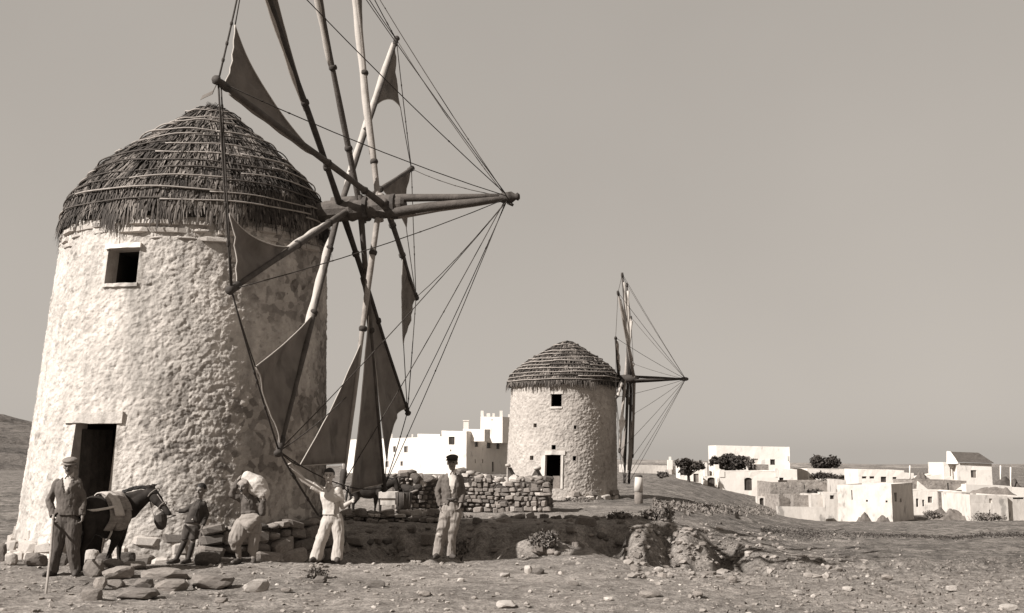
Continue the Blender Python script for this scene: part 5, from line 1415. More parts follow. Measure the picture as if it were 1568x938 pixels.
def loft(mb, rings, seg=20):
    """closed body through elliptical rings: (centre, half width, half depth, right axis)"""
    vs = []; n = len(rings)
    for (c, a, b, ax) in rings:
        c = Vector(c); ax = Vector(ax).normalized()
        up = Vector((0, 0, 1)); fw = up.cross(ax).normalized()
        for k in range(seg):
            t = 2 * PI * k / seg; ct, s_ = math.cos(t), math.sin(t)
            vs.append(c + ax * a * math.copysign(abs(ct) ** .85, ct) + fw * b * math.copysign(abs(s_) ** .85, s_))
    fs = [(i * seg + k, i * seg + (k + 1) % seg, (i + 1) * seg + (k + 1) % seg, (i + 1) * seg + k) for i in range(n - 1) for k in range(seg)]
    fs += [tuple(range(seg - 1, -1, -1)), tuple((n - 1) * seg + k for k in range(seg))]
    mb.add(vs, fs)

def chain(mb, pts, rs, sides=12):
    for i in range(len(pts) - 1): mb.capsule(pts[i], rs[i], pts[i + 1], rs[i + 1], sides)

class Figure:
    def __init__(s, px, py, label, name='person', cat='person', y=None, group='people in front of the near mill'):
        if y is None:                                    # stand where the foot row and the ground agree best
            y0 = dict(person=18.4).get(name, 18.7) if px > 110 else 16.5
            ys = np.arange(y0 - 1.3, y0 + .7, .02); y = min(ys, key=lambda q: abs(gz(at(px, py, q).x, q) - at(px, py, q).z) + .02 * abs(q - y0)); print(label[:20], round(float(y), 2), round(gz(at(px, py, y).x, y) - at(px, py, y).z, 3))
            y = float(y)
        g = at(px, py, y)
        s.g = g; s.s = F / g.y; s.root = empty(name, g, label, cat, group); s.k = 1.0
    def P(s, px, py, dy=0.0): return at(px, py, s.g.y + dy) - s.g
    def part(s, name, mb, mat, voxel=.012, sm=3, keep=None, wr=0.0, wscale=(9, 9, 4), seed=0, smooth=True, parent=None, thick=0.0):
        me = remeshed(mb, name, voxel, sm) if voxel else mb.mesh(name)
        V = mesh_co(me); N = mesh_no(me)
        if wr:
            f = fbm(V * np.array(wscale) + seed * 5.1, 3, seed); f = f - 0.8 * np.abs(fbm(V * np.array(wscale) * 1.6 + seed * 2.3, 2, seed + 7))
            V = V + N * (wr * f)[:, None]; set_co(me, V)
        if keep is not None: carve(me, keep(V))
        o = link_mesh(name, me, mat, parent or s.root, (0, 0, 0), smooth)
        if thick:
            md = o.modifiers.new('thickness', 'SOLIDIFY'); md.thickness = thick; md.offset = -1
        return o
    def head(s, mb, c, k=1.0, yaw=0.0, pitch=0.0, roll=0.0):
        """head volumes with brow, nose, cheeks, jaw and ears, facing the viewer at yaw 0"""
        M = Matrix.Rotation(yaw, 3, 'Z') @ Matrix.Rotation(roll, 3, 'Y') @ Matrix.Rotation(pitch, 3, 'X'); c = Vector(c); s.HM = M; s.HC = c; s.hk = k
        T = lambda x, y, z: c + M @ Vector((x * k, y * k, z * k))
        s.T = T
        mb.ellipsoid(T(0, .015, .025), (.078 * k, .098 * k, .095 * k), M); mb.ellipsoid(T(0, -.025, -.045), (.060 * k, .068 * k, .078 * k), M)
        mb.capsule(T(-.036, -.079, .026), .015 * k, T(.036, -.079, .026), .015 * k, 8)
        mb.capsule(T(0, -.090, .018), .010 * k, T(0, -.113, -.026), .016 * k, 8)
        for q in (-1, 1):
            mb.ellipsoid(T(q * .040, -.062, -.018), (.026 * k, .026 * k, .022 * k), M); mb.ellipsoid(T(q * .080, .012, -.008), (.012 * k, .022 * k, .034 * k), M)
        mb.ellipsoid(T(0, -.074, -.098), (.026 * k, .022 * k, .02 * k), M); mb.capsule(T(-.018, -.088, -.064), .011 * k, T(.018, -.088, -.064), .011 * k, 8)
    def face(s, brow=True, moustache=False):
        T, k = s.T, s.hk
        for q in (-1, 1):
            mb = MB(); mb.ellipsoid(T(q * .031, -.083, .006), (.013 * k, .008 * k, .007 * k), s.HM, 8, 6); mb.build('eye', M_EYE, s.root, True)
            mb = MB(); mb.capsule(T(q * .014, -.094, .030), .0045 * k, T(q * .048, -.084, .030), .0045 * k, 6); mb.build('eyebrow', M_HAIR, s.root, True)
        mb = MB(); mb.capsule(T(-.020, -.096, -.066), .0042 * k, T(.020, -.096, -.066), .0042 * k, 6); mb.build('mouth', M_HAIR if moustache else M_SHOE, s.root, True)
        if moustache:
            mb = MB(); mb.capsule(T(-.024, -.098, -.05), .006 * k, T(.024, -.098, -.05), .006 * k, 6); mb.build('moustache', M_HAIR, s.root, True)
    def hand(s, mb, wrist, d, pn, k=1.0, curl=.35, side=1):
        """palm, four bent fingers of unequal length and a thumb from the side of the palm"""
        w = Vector(wrist); d = Vector(d).normalized(); pn = Vector(pn); pn = (pn - d * pn.dot(d)).normalized(); sd = d.cross(pn).normalized() * side
        pc = w + d * .05 * k; M = Matrix((sd, d, pn)).transposed(); mb.ellipsoid(pc, (.041 * k, .052 * k, .017 * k), M, 12, 8)
        mb.capsule(w - d * .01, .024 * k, w + d * .03 * k, .026 * k, 10)
        for i, (ox, ln) in enumerate(((-.029, .066), (-.010, .078), (.010, .073), (.028, .058))):
            p = w + d * .088 * k + sd * ox * k; a = curl * (1 + .12 * i)
            d1 = (d * math.cos(a) + pn * math.sin(a)).normalized(); d2 = (d * math.cos(2.1 * a) + pn * math.sin(2.1 * a)).normalized()
            m_ = p + d1 * ln * .55 * k; e = m_ + d2 * ln * .5 * k
            mb.capsule(p - d * .012 * k, .0105 * k, m_, .0095 * k, 7); mb.capsule(m_, .0095 * k, e, .008 * k, 7)
        p = w + d * .03 * k - sd * .034 * k; m_ = p + (d * .55 - sd * .75 + pn * .25).normalized() * .036 * k; e = m_ + (d * .9 - sd * .1 + pn * .3).normalized() * .032 * k
        mb.capsule(p, .014 * k, m_, .012 * k, 7); mb.capsule(m_, .012 * k, e, .0095 * k, 7)
    def foot(s, mb, ank, d, k=1.0, r=1.0):
        a = Vector(ank); d = Vector((d[0], d[1], 0)).normalized(); h = a.z
        heel = Vector((a.x, a.y, max(.035 * k, 0))) - d * .045 * k; toe = heel + d * .235 * k; toe.z = heel.z - .004
        mb.capsule(a, .04 * k * r, heel + Vector((0, 0, .01)), .042 * k * r, 10); mb.capsule(heel, .038 * k * r, heel + d * .15 * k, .046 * k * r, 10); mb.capsule(heel + d * .14 * k, .046 * k * r, toe, .030 * k * r, 10)
        mb.capsule(a, .04 * k * r, heel + d * .12 * k + Vector((0, 0, .02)), .034 * k * r, 10)

def torso_rings(J, k, f=1.0, add=0.0, low=True):
    ax = Vector(J['shR']) - Vector(J['shL']); hw = ax.length / 2; sh = (Vector(J['shR']) + Vector(J['shL'])) / 2
    hip = Vector(J['pelvis']); wa = Vector(J['waist']); nb = Vector(J['neck']); hx = Vector(J.get('hipax', (1, 0, 0)))
    ch = wa.lerp(sh, .62); r = []
    if low: r.append((hip - Vector((0, 0, .12 * k)), .12 * k * f + add, .095 * k * f + add, hx))
    r += [(hip, .165 * k * f + add, .118 * k * f + add, hx), (wa, .138 * k * f + add, .105 * k * f + add, (hx + ax.normalized()) / 2),
          (ch, min(.175 * k, hw * .98) * f + add, .125 * k * f + add, ax), (sh - Vector((0, 0, .045 * k)), hw * .98 * f + add * .6, .100 * k * f + add, ax),
          (sh + Vector((0, 0, .022 * k)), hw * .66 * f + add * .6, .080 * k * f + add * .7, ax), (sh + Vector((0, 0, .06 * k)), hw * .40 * f + add * .5, .068 * k * f + add * .5, ax), (nb, .062 * k * f + add * .4, .062 * k * f + add * .4, ax)]
    return r

def person_body(fg, J, k, headk=1.0, hy=0.0, hp=0.0, hr=0.0, hands=None, skin=M_SKIN, feet=True, legs=True, hvox=.0105, armr=1.0, tuck=.03):
    c_ = (J['shL'] + J['shR']) / 2
    for q in 'LR': J['sh' + q] = J['sh' + q] + (c_ - J['sh' + q]).normalized() * tuck - Vector((0, 0, .015))
    mb = MB(); loft(mb, torso_rings(J, k, .94))
    chain(mb, [J['neck'] - Vector((0, 0, .03)), J['head'] - Vector((0, -.01, .06 * k))], [.056 * k, .052 * k])
    fg.head(mb, J['head'], headk, hy, hp, hr)
    for q in 'LR':
        chain(mb, [J['sh' + q], J['el' + q], J['wr' + q]], [.055 * k * armr, .041 * k * armr, .027 * k * armr])
        if legs: chain(mb, [J['hip' + q], J['kn' + q], J['an' + q]], [.082 * k, .056 * k, .038 * k]); mb.capsule(J['kn' + q].lerp(J['an' + q], .28), .054 * k, J['kn' + q].lerp(J['an' + q], .6), .045 * k, 12)
        if feet: fg.foot(mb, J['an' + q], J.get('foot' + q, (0, -1)), k)
        d, pn, cu, sd = (hands or {}).get(q, ((J['wr' + q] - J['el' + q]), (0, -1, 0.1), .35, 1 if q == 'L' else -1))
        fg.hand(mb, J['wr' + q], d, pn, k * .98, cu, sd)
    return fg.part('body', mb, skin, hvox, 2)

def shoes(fg, J, k, mat):
    for q in 'LR':
        mb = MB(); fg.foot(mb, J['an' + q], J.get('foot' + q, (0, -1)), k, 1.14); fg.part('shoe', mb, mat, .012, 3)

def hair_cap(fg, mat, low=.0, name='hair', k=1.0, front=.062):
    mb = MB(); T, h = fg.T, fg.hk
    mb.ellipsoid(T(0, .022, .038), (.086 * h * k, .102 * h * k, .094 * h * k), fg.HM, 20, 14)
    Mi = fg.HM.inverted(); c = fg.HC
    def keep(V):
        q = (V - np.array(c)) @ np.array(Mi).T / h
        return (q[:, 2] > np.where(q[:, 1] < -.02, front + .15 * np.abs(q[:, 0]) * 0, -.03 + low)) | ((q[:, 1] > .02) & (q[:, 2] > -.05))
    return fg.part(name, mb, mat, .009, 2, keep, .006, (30, 30, 30), 3, thick=.006)

def flat_cap(fg, mat, peak=True, flop=.0):
    T, h = fg.T, fg.hk; mb = MB()
    mb.ellipsoid(T(0, .0, .086), (.104 * h, .128 * h, .042 * h), fg.HM @ Matrix.Rotation(.16, 3, 'X'), 20, 10); mb.ellipsoid(T(0, .018, .060), (.089 * h, .110 * h, .055 * h), fg.HM, 18, 8)
    o = fg.part('cap', mb, mat, .010, 3, None, .006, (14, 14, 20), 2)
    if peak:
        vs = []; n = 13
        for lay in (0, .007):
            for i in range(n):
                a = -PI * .86 + PI * .72 * i / (n - 1)
                for r_, z in ((.085, .062), (.132, .036)):
                    vs.append(T(r_ * .86 * math.cos(a), r_ * math.sin(a), z + lay - .018 * (1 - abs(math.cos(a)))))
        fs = []
        for i in range(n - 1):
            b = i * 2; t_ = n * 2 + i * 2; fs += [(b, b + 1, b + 3, b + 2), (t_ + 2, t_ + 3, t_ + 1, t_), (b + 1, t_ + 1, t_ + 3, b + 3)]
        m2 = MB(); m2.add(vs, fs); m2.build('peak', mat, o, True)
    return o

def jacket(fg, J, k, mat, hem, vtop, vlow, vhalf, mat_shirt, front_open=.0, cut=.0, wr=.012, seed=1, sleeve=1.0, add=.026, name='jacket', openlow=0):
    """coat shell with arms, open in a V at the front over a shirt"""
    mb = MB(); loft(mb, torso_rings(J, k, 1.0, add))
    for q in 'LR':
        a, e, w = J['sh' + q], J['el' + q], J['wr' + q]
        a = a + Vector((0, 0, -.022 * k)); chain(mb, [a, a.lerp(e, .5), e, e.lerp(w, .55), w + (w - e).normalized() * .03], [.070 * k, .066 * k, .061 * k, .057 * k, .050 * k])
    cx = J['neck'].x; wl = {q: (J['wr' + q], (J['wr' + q] - J['el' + q]).normalized()) for q in 'LR'}; nk = J['neck']; fy = J['waist'].y
    ends = {q: J['wr' + q] for q in 'LR'}
    def keep(V):
        ok = np.ones(len(V), bool)
        armd = np.full(len(V), 9.0)
        for q in 'LR':
            for p0, p1 in ((J['sh' + q], J['el' + q]), (J['el' + q], J['wr' + q])):
                p0 = np.array(p0); p1 = np.array(p1); t = np.clip(((V - p0) @ (p1 - p0)) / ((p1 - p0) @ (p1 - p0)), .12, 1); armd = np.minimum(armd, np.linalg.norm(V - (p0 + t[:, None] * (p1 - p0)), axis=1))
            w, d = wl[q]; dd = (V - np.array(w)) @ np.array(d); near = np.linalg.norm(V - np.array(w), axis=1) < .13
            ok &= ~(near & (dd > .0))
        isarm = armd < .09 * k
        ok &= ~((V[:, 2] < hem + cut * np.abs(V[:, 0] - cx) * 0) & ~isarm)
        ok &= ~((V[:, 2] > nk.z - .022) & (np.abs(V[:, 0] - cx) < .085 * k))
        z = V[:, 2]; t = np.clip((z - vlow) / (vtop - vlow), 0, 1.15)
        hw = vhalf * t + openlow * np.clip((vlow - z) / max(vlow - hem, .01), 0, 1)
        ok &= ~((V[:, 1] < fy - .02) & (np.abs(V[:, 0] - (cx + (J['waist'].x - cx) * (1 - t))) < hw) & (z > (vlow if not openlow else hem - 1)) & ~(isarm & (armd < .07)))
        return ok
    o = fg.part(name, mb, mat, .0125, 3, keep, wr, (11, 11, 7), seed, thick=.014)
    if mat_shirt:
        mb = MB(); loft(mb, torso_rings(J, k, 1.0, add * .35))
        fg.part('shirt', mb, mat_shirt, .0125, 3, lambda V: (V[:, 2] > J['waist'].z - .03) & (V[:, 2] < J['neck'].z - .012), .005, (14, 14, 8), seed + 4)
        for q in (-1, 1):                                   # collar points
            m2 = MB(); p = J['neck'] + Vector((q * .022, -.058 * k, .012)); m2.add([p + Vector((q * -.012, -.008, -.005)), p + Vector((q * .05, .03, .035)), p + Vector((q * .052, .012, -.01)), p + Vector((q * .022, -.035, -.062)),
                    p + Vector((q * -.012, .004, -.005)), p + Vector((q * .05, .042, .035)), p + Vector((q * .052, .024, -.01)), p + Vector((q * .022, -.023, -.062))], [(0, 1, 2, 3), (7, 6, 5, 4), (0, 4, 5, 1), (1, 5, 6, 2), (2, 6, 7, 3), (3, 7, 4, 0)])
            m2.build('collar', mat_shirt, fg.root, False)
    return o

def trousers(fg, J, k, mat, top, r=(.115, .092, .085, .078), wr=.014, seed=2, cuff=.05, name='trousers', wscale=(12, 12, 4), keepx=None):
    mb = MB(); R_ = torso_rings(J, k, 1.0, .012); loft(mb, R_[:3])
    for q in 'LR':
        h, n, a = J['hip' + q], J['kn' + q], J['an' + q]
        chain(mb, [h, h.lerp(n, .5), n, n.lerp(a, .5), a], [r[0] * k, (r[0] + r[1]) / 2 * k, r[1] * k, r[2] * k, r[3] * k], 14)
    def keep(V):
        ok = V[:, 2] < top
        if keepx: ok &= keepx(V)
        else:
            az = np.where(np.abs(V[:, 0] - J['anL'].x) < np.abs(V[:, 0] - J['anR'].x), J['anL'].z, J['anR'].z); ok &= V[:, 2] > az - cuff
        return ok
    return fg.part(name, mb, mat, .0125, 3, keep, wr, wscale, seed, thick=.012)

# --- man with the walking stick
f1 = Figure(100, 881, 'man in pale cap and buttoned wool jacket leaning on a stick beside the mule')
P = f1.P
J = dict(pelvis=P(103, 797), waist=P(104.5, 772), neck=P(106.5, 727.5), head=P(106.8, 713.5, -.03), shL=P(83, 736), shR=P(124, 735), elL=P(76, 766, .03), elR=P(127.5, 765, .04), wrL=P(81, 791, -.07), wrR=P(126.5, 789, -.05),
         hipL=P(93, 803), hipR=P(112, 803), knL=P(86, 840, -.05), knR=P(112, 841, -.04), anL=P(80.5, 873), anR=P(116, 873), footL=(-.25, -1), footR=(.35, -1))
person_body(f1, J, 1.0, 1.10, .12, .05, 0, {'L': (P(84, 800, -.1) - J['wrL'], (1, -.2, 0), .5, 1), 'R': ((0, -.1, -1), (-1, -.3, 0), .6, -1)}, tuck=.05)
f1.face(moustache=True)
hair_cap(f1, M_HAIR, k=.98, front=.2)
flat_cap(f1, M_CAP)
jacket(f1, J, 1.0, M_WOOL, P(0, 789).z, P(0, 729).z, P(0, 755).z, .075, M_LINEN, wr=.020, seed=1, add=.034)
trousers(f1, J, 1.0, M_TROUSER, P(0, 781).z, (.132, .10, .088, .082), .018, 4, .045)
shoes(f1, J, 1.05, M_SHOE)
for i, z in enumerate((757, 766, 774)):
    mb = MB(); c = P(107, z, -.165); mb.ellipsoid(c, (.011, .006, .011), None, 8, 6); mb.build('button', M_SHOE, f1.root, True)
sg = ground_at(70, 909, 12, 30); hd = f1.g + J['wrL'] + Vector((.02, -.03, -.06))
mb = MB(); mb.tube([hd + Vector((.0, 0, .10)) - sg, hd - sg, hd.lerp(sg, .5) + Vector((.01, 0, 0)) - sg, Vector((0, 0, -.02))], [.02, .02, .019, .017], 9)
o = mb.build('walking_stick', M_WOOD_PALE, None, True, sg); tag(o, 'pale wooden walking stick under the hand of the man in the pale cap', 'stick')

# --- boy holding the halter
f2 = Figure(279, 862, 'boy in a dark jacket and shorts holding out a hand to the mule')
P = f2.P
J = dict(pelvis=P(293, 806), waist=P(298, 791), neck=P(305.5, 763.5), head=P(307.5, 750.5, -.02), shL=P(294.5, 768.5), shR=P(315, 769), elL=P(283, 782, -.02), elR=P(316.5, 787, .03), wrL=P(273.5, 782, -.03), wrR=P(310.5, 804, -.05),
         hipL=P(289, 808), hipR=P(299, 808), knL=P(282, 830, -.02), knR=P(295, 832, -.02), anL=P(270, 856), anR=P(288, 857), footL=(-.75, -.7), footR=(-.5, -.9), hipax=Vector((1, .05, .05)))
person_body(f2, J, .76, .99, -.25, .05, 0, {'L': ((-1, -.05, .02), (0, 0, 1), .5, 1), 'R': ((-.25, -.1, -1), (-1, -.2, 0), .5, -1)}, hvox=.0095)
f2.face()
hair_cap(f2, M_HAIR, front=.055)
jacket(f2, J, .76, M_SUIT, P(0, 800).z, P(0, 766).z, P(0, 775).z, .03, None, wr=.009, seed=5, add=.026)
mb = MB(); loft(mb, torso_rings(J, .76, 1.0, .012)); f2.part('collar', mb, M_STOCK, .0115, 3, lambda V: V[:, 2] > P(0, 776).z, .004, (14, 14, 8), 3)
trousers(f2, J, .76, M_SUIT, P(0, 803).z, (.120, .110, .1, .1), .010, 6, name='shorts', keepx=lambda V: V[:, 2] > P(0, 826).z)
for q in 'LR':
    mb = MB(); chain(mb, [J['kn' + q], J['kn' + q].lerp(J['an' + q], .35), J['an' + q]], [.05, .049, .036]); f2.part('stocking', mb, M_STOCK, .011, 2)
shoes(f2, J, .82, M_SHOE)
mb = MB(); rope(mb, P(307, 766, -.13), P(297, 795, -.12), .006); mb.build('whistle_cord', M_WOOD_DARK, f2.root)
mb = MB(); mb.ellipsoid(P(294.6, 795, -.125), (.014, .008, .014), None, 8, 6); mb.build('buckle', M_LINEN, f2.root, True)

# --- man carrying a sack
f3 = Figure(376, 862, 'man in baggy breeches and head scarf carrying a bulging white sack on one shoulder')
P = f3.P
J = dict(pelvis=P(380, 798), waist=P(383, 782), neck=P(378.5, 755), head=P(373.5, 744.5, -.10), shL=P(367, 761, -.06), shR=P(393, 760, .02), elL=P(354.5, 757, -.12), elR=P(401.5, 785, -.02), wrL=P(364.5, 735, -.06), wrR=P(403.5, 764, -.08),
         hipL=P(373.5, 801), hipR=P(388, 801), knL=P(364, 834, -.08), knR=P(386, 832, .0), anL=P(366, 857), anR=P(388.5, 857), footL=(-.3, -1), footR=(.2, -1), hipax=Vector((1, .1, 0)))
person_body(f3, J, .93, 1.04, -.30, .15, -.05, {'L': ((.5, .15, 1), (.8, .3, -.4), .55, 1), 'R': ((.25, .05, 1), (-1, .1, .1), .7, -1)})
f3.face(moustache=True)
# head scarf wound round the brow
mb = MB(); T = f3.T; M_ = f3.HM
mb.ellipsoid(T(0, .018, .062), (.098, .115, .062), M_ @ Matrix.Rotation(.18, 3, 'X'), 18, 10); mb.capsule(T(-.07, -.03, .055), .032, T(.07, -.045, .06), .030); mb.capsule(T(.07, .02, .05), .034, T(.06, .09, -.03), .03)
f3.part('head_scarf', mb, M_BREECH, .010, 2, None, .010, (9, 9, 26), 4)
jacket(f3, J, .93, M_DKSHIRT, P(0, 786).z, P(0, 757).z, P(0, 766).z, .04, None, wr=.016, seed=8, add=.020, name='work_shirt')
mb = MB(); mb.tube([P(402.0, 780, -.03), P(402.6, 775.5, -.04)], [.046, .044], 12); mb.build('cuff', M_CAPD, f3.root, True)
# breeches: one wide bag hanging between the knees with a fold across the front
mb = MB(); loft(mb, [(P(378, 815, .02), .25, .17, (1, 0, 0)), (P(379, 803), .215, .165, (1, 0, 0)), (P(382, 790), .165, .13, (1, 0, 0)), (P(383, 783), .142, .115, (1, 0, 0))])
chain(mb, [P(372, 805, -.03), P(362, 824, -.08), P(361.5, 838, -.08)], [.17, .15, .075], 14)
chain(mb, [P(388, 805, .03), P(389, 826, .03), P(387, 841, .02)], [.145, .105, .078], 14)
mb.capsule(P(372, 812, .02), .14, P(360, 832, .0), .085, 12)
f3.part('baggy_breeches', mb, M_BREECH, .013, 3, lambda V: V[:, 2] < P(0, 783).z, .026, (10, 10, 3.2), 12, thick=.012)
mb = MB(); chain(mb, [P(371, 801, -.17), P(381, 805, -.22), P(394, 792, -.16)], [.045, .085, .05], 12); mb.ellipsoid(P(382, 797, -.13), (.20, .10, .13), Matrix.Rotation(-.25, 3, 'Y'))
f3.part('breeches_fold', mb, M_BREECH, .013, 3, None, .018, (5, 9, 18), 13)
mb = MB(); mb.tube([P(375.5, 784, -.10), P(383, 784.5, -.135), P(391, 784, -.08)], [.03, .036, .03], 10); f3.part('sash', mb, M_DKSHIRT, .011, 2, None, .006, (6, 6, 30), 3)
for q in 'LR':
    mb = MB(); chain(mb, [J['kn' + q], J['kn' + q].lerp(J['an' + q], .35), J['an' + q] + Vector((0, 0, .02))], [.058, .058, .042]); f3.part('stocking', mb, M_BREECH, .011, 2, None, .004, (10, 10, 30), 2)
shoes(f3, J, .95, M_SHOE)
# the sack
sc = f3.g + P(393, 744, .02); sk = bpy.data.objects.new('tmp', None)
mb = MB(); c1_, c2_ = P(379, 729.5, -.02) - P(393, 744, .02), P(402.5, 754, .0) - P(393, 744, .02)
mb.capsule(c1_, .10, Vector((0, 0, .01)), .185, 16); mb.capsule(Vector((0, 0, .01)), .185, c2_, .12, 16); mb.ellipsoid((-.02, .05, .0), (.26, .17, .17), Matrix.Rotation(.75, 3, 'Y'))
mb.capsule(c1_, .08, c1_ + Vector((-.07, -.02, -.03)), .05); mb.capsule(c2_ + Vector((.03, 0, -.05)), .07, c2_ + Vector((.055, -.02, -.10)), .035)
fs = Figure.__new__(Figure); fs.g = sc; fs.s = f3.s
fs.root = empty('sack', sc, 'bulging white sack resting on the back of the man in baggy breeches', 'sack')
fs.part('sack_body', mb, M_SACK, .013, 5, None, .014, (6, 6, 9), 21)
mb = MB(); mb.tube([c1_ + Vector((-.045, -.07, .02)), c1_ + Vector((-.06, -.01, .06)), c1_ + Vector((-.05, .06, .01))], .012, 6); mb.build('tie_cord', M_ROPE_PALE, fs.root, True)

# --- man in white
f4 = Figure(501, 859, 'man in white polo shirt and pale trousers stretching one arm to a sail')
P = f4.P
J = dict(pelvis=P(509, 791), waist=P(508, 778), neck=P(504.5, 743), head=P(504, 728.5, -.03), shL=P(488, 748.5), shR=P(520.5, 749), elL=P(465, 735, -.05), elR=P(525, 776, .02), wrL=P(448.5, 716, -.15), wrR=P(537, 768, -.12),
         hipL=P(501, 797), hipR=P(516, 797), knL=P(492, 827, -.03), knR=P(519, 827, -.02), anL=P(483.5, 855), anR=P(516, 855), footL=(-.3, -1), footR=(.2, -1))
dl_ = (J['wrL'] - J['elL'])
person_body(f4, J, .95, 1.07, .05, .0, 0, {'L': (dl_, (0, -1, .2), .7, 1), 'R': ((.75, -.2, .6), (-.5, -.6, .3), .8, -1)}, skin=M_SKIN_PALE, armr=1.2)
f4.face()
hair_cap(f4, M_HAIR, front=.058, k=1.03)
mb = MB(); loft(mb, torso_rings(J, .95, 1.0, .022))
for q in 'LR': chain(mb, [J['sh' + q], J['sh' + q].lerp(J['el' + q], .62)], [.076, .070])
nk = J['neck']
f4.part('polo_shirt', mb, M_JERSEY, .0125, 3, lambda V: (V[:, 2] > P(0, 787.5).z) & ~((V[:, 2] > nk.z - .012) & (np.abs(V[:, 0] - nk.x) < .08)) & ~((V[:, 1] < -.05) & (np.abs(V[:, 0] - nk.x) < .05 * np.clip((V[:, 2] - (nk.z - .11)) / .08, 0, 1)) & (V[:, 2] > nk.z - .11)) &
        ~((V - np.array(J['shL'])) @ np.array((J['elL'] - J['shL']).normalized()) > .17) & ~(((V - np.array(J['shR'])) @ np.array((J['elR'] - J['shR']).normalized()) > .19) & (V[:, 0] > J['shR'].x - .03)), .011, (10, 10, 9), 15, thick=.012)
for q in (-1, 1):
    m2 = MB(); p = nk + Vector((q * .028, -.062, .008)); m2.add([p + Vector((q * -.006, -.006, -.01)), p + Vector((q * .030, .03, .02)), p + Vector((q * .040, .01, -.01)), p + Vector((q * .028, -.030, -.045)), p + Vector((q * -.006, .006, -.01)), p + Vector((q * .030, .042, .02)), p + Vector((q * .040, .022, -.01)), p + Vector((q * .028, -.018, -.045))],
        [(0, 1, 2, 3), (7, 6, 5, 4), (0, 4, 5, 1), (1, 5, 6, 2), (2, 6, 7, 3), (3, 7, 4, 0)]); m2.build('collar', M_JERSEY, f4.root)
trousers(f4, J, .95, M_FLANNEL, P(0, 785.5).z, (.115, .105, .105, .105), .020, 17, .035)
shoes(f4, J, .98, M_SHOE)

# --- man in the dark flat cap
f5 = Figure(681, 854, 'thin man in dark flat cap and open jacket, one hand in his pocket')
P = f5.P
J = dict(pelvis=P(690, 780), waist=P(692, 764), neck=P(693, 721), head=P(692.5, 708, -.03), shL=P(675, 729), shR=P(706.5, 729), elL=P(669.5, 752, .02), elR=P(708.5, 752, .03), wrL=P(674.5, 775, -.04), wrR=P(705.5, 771, -.10),
         hipL=P(683, 787), hipR=P(698, 787), knL=P(674.5, 819, -.03), knR=P(691, 819, .02), anL=P(670, 848), anR=P(690, 849, .03), footL=(-.2, -1), footR=(.4, -.9))
person_body(f5, J, .97, 1.09, -.05, 0, 0, {'L': ((.15, -.1, -1), (.8, -.5, 0), .5, 1), 'R': ((-.3, -.1, -1), (-1, -.2, 0), .5, -1)})
f5.face()
hair_cap(f5, M_HAIR, k=.98, front=.2)
flat_cap(f5, M_CAPD)
jacket(f5, J, .97, M_WOOL2, P(0, 772).z, P(0, 722).z, P(0, 758).z, .085, M_LINEN, wr=.022, seed=22, add=.032, openlow=.06)
mb = MB(); mb.tube([P(684.5, 763.5, -.10), P(692, 764.5, -.145), P(700, 763.5, -.10)], [.02, .022, .02], 8); mb.build('belt', M_SHOE, f5.root, True)
trousers(f5, J, .97, M_TROUSER2, P(0, 768).z, (.118, .10, .095, .092), .020, 24, .03)
mb = MB(); mb.ellipsoid(P(672.5, 818.5, -.135), (.05, .018, .032), Matrix.Rotation(.4, 3, 'Y'), 10, 6); f5.part('knee_patch', mb, M_FLANNEL, .009, 1, None, .006, (20, 20, 20), 2)
shoes(f5, J, 1.0, M_SHOE)

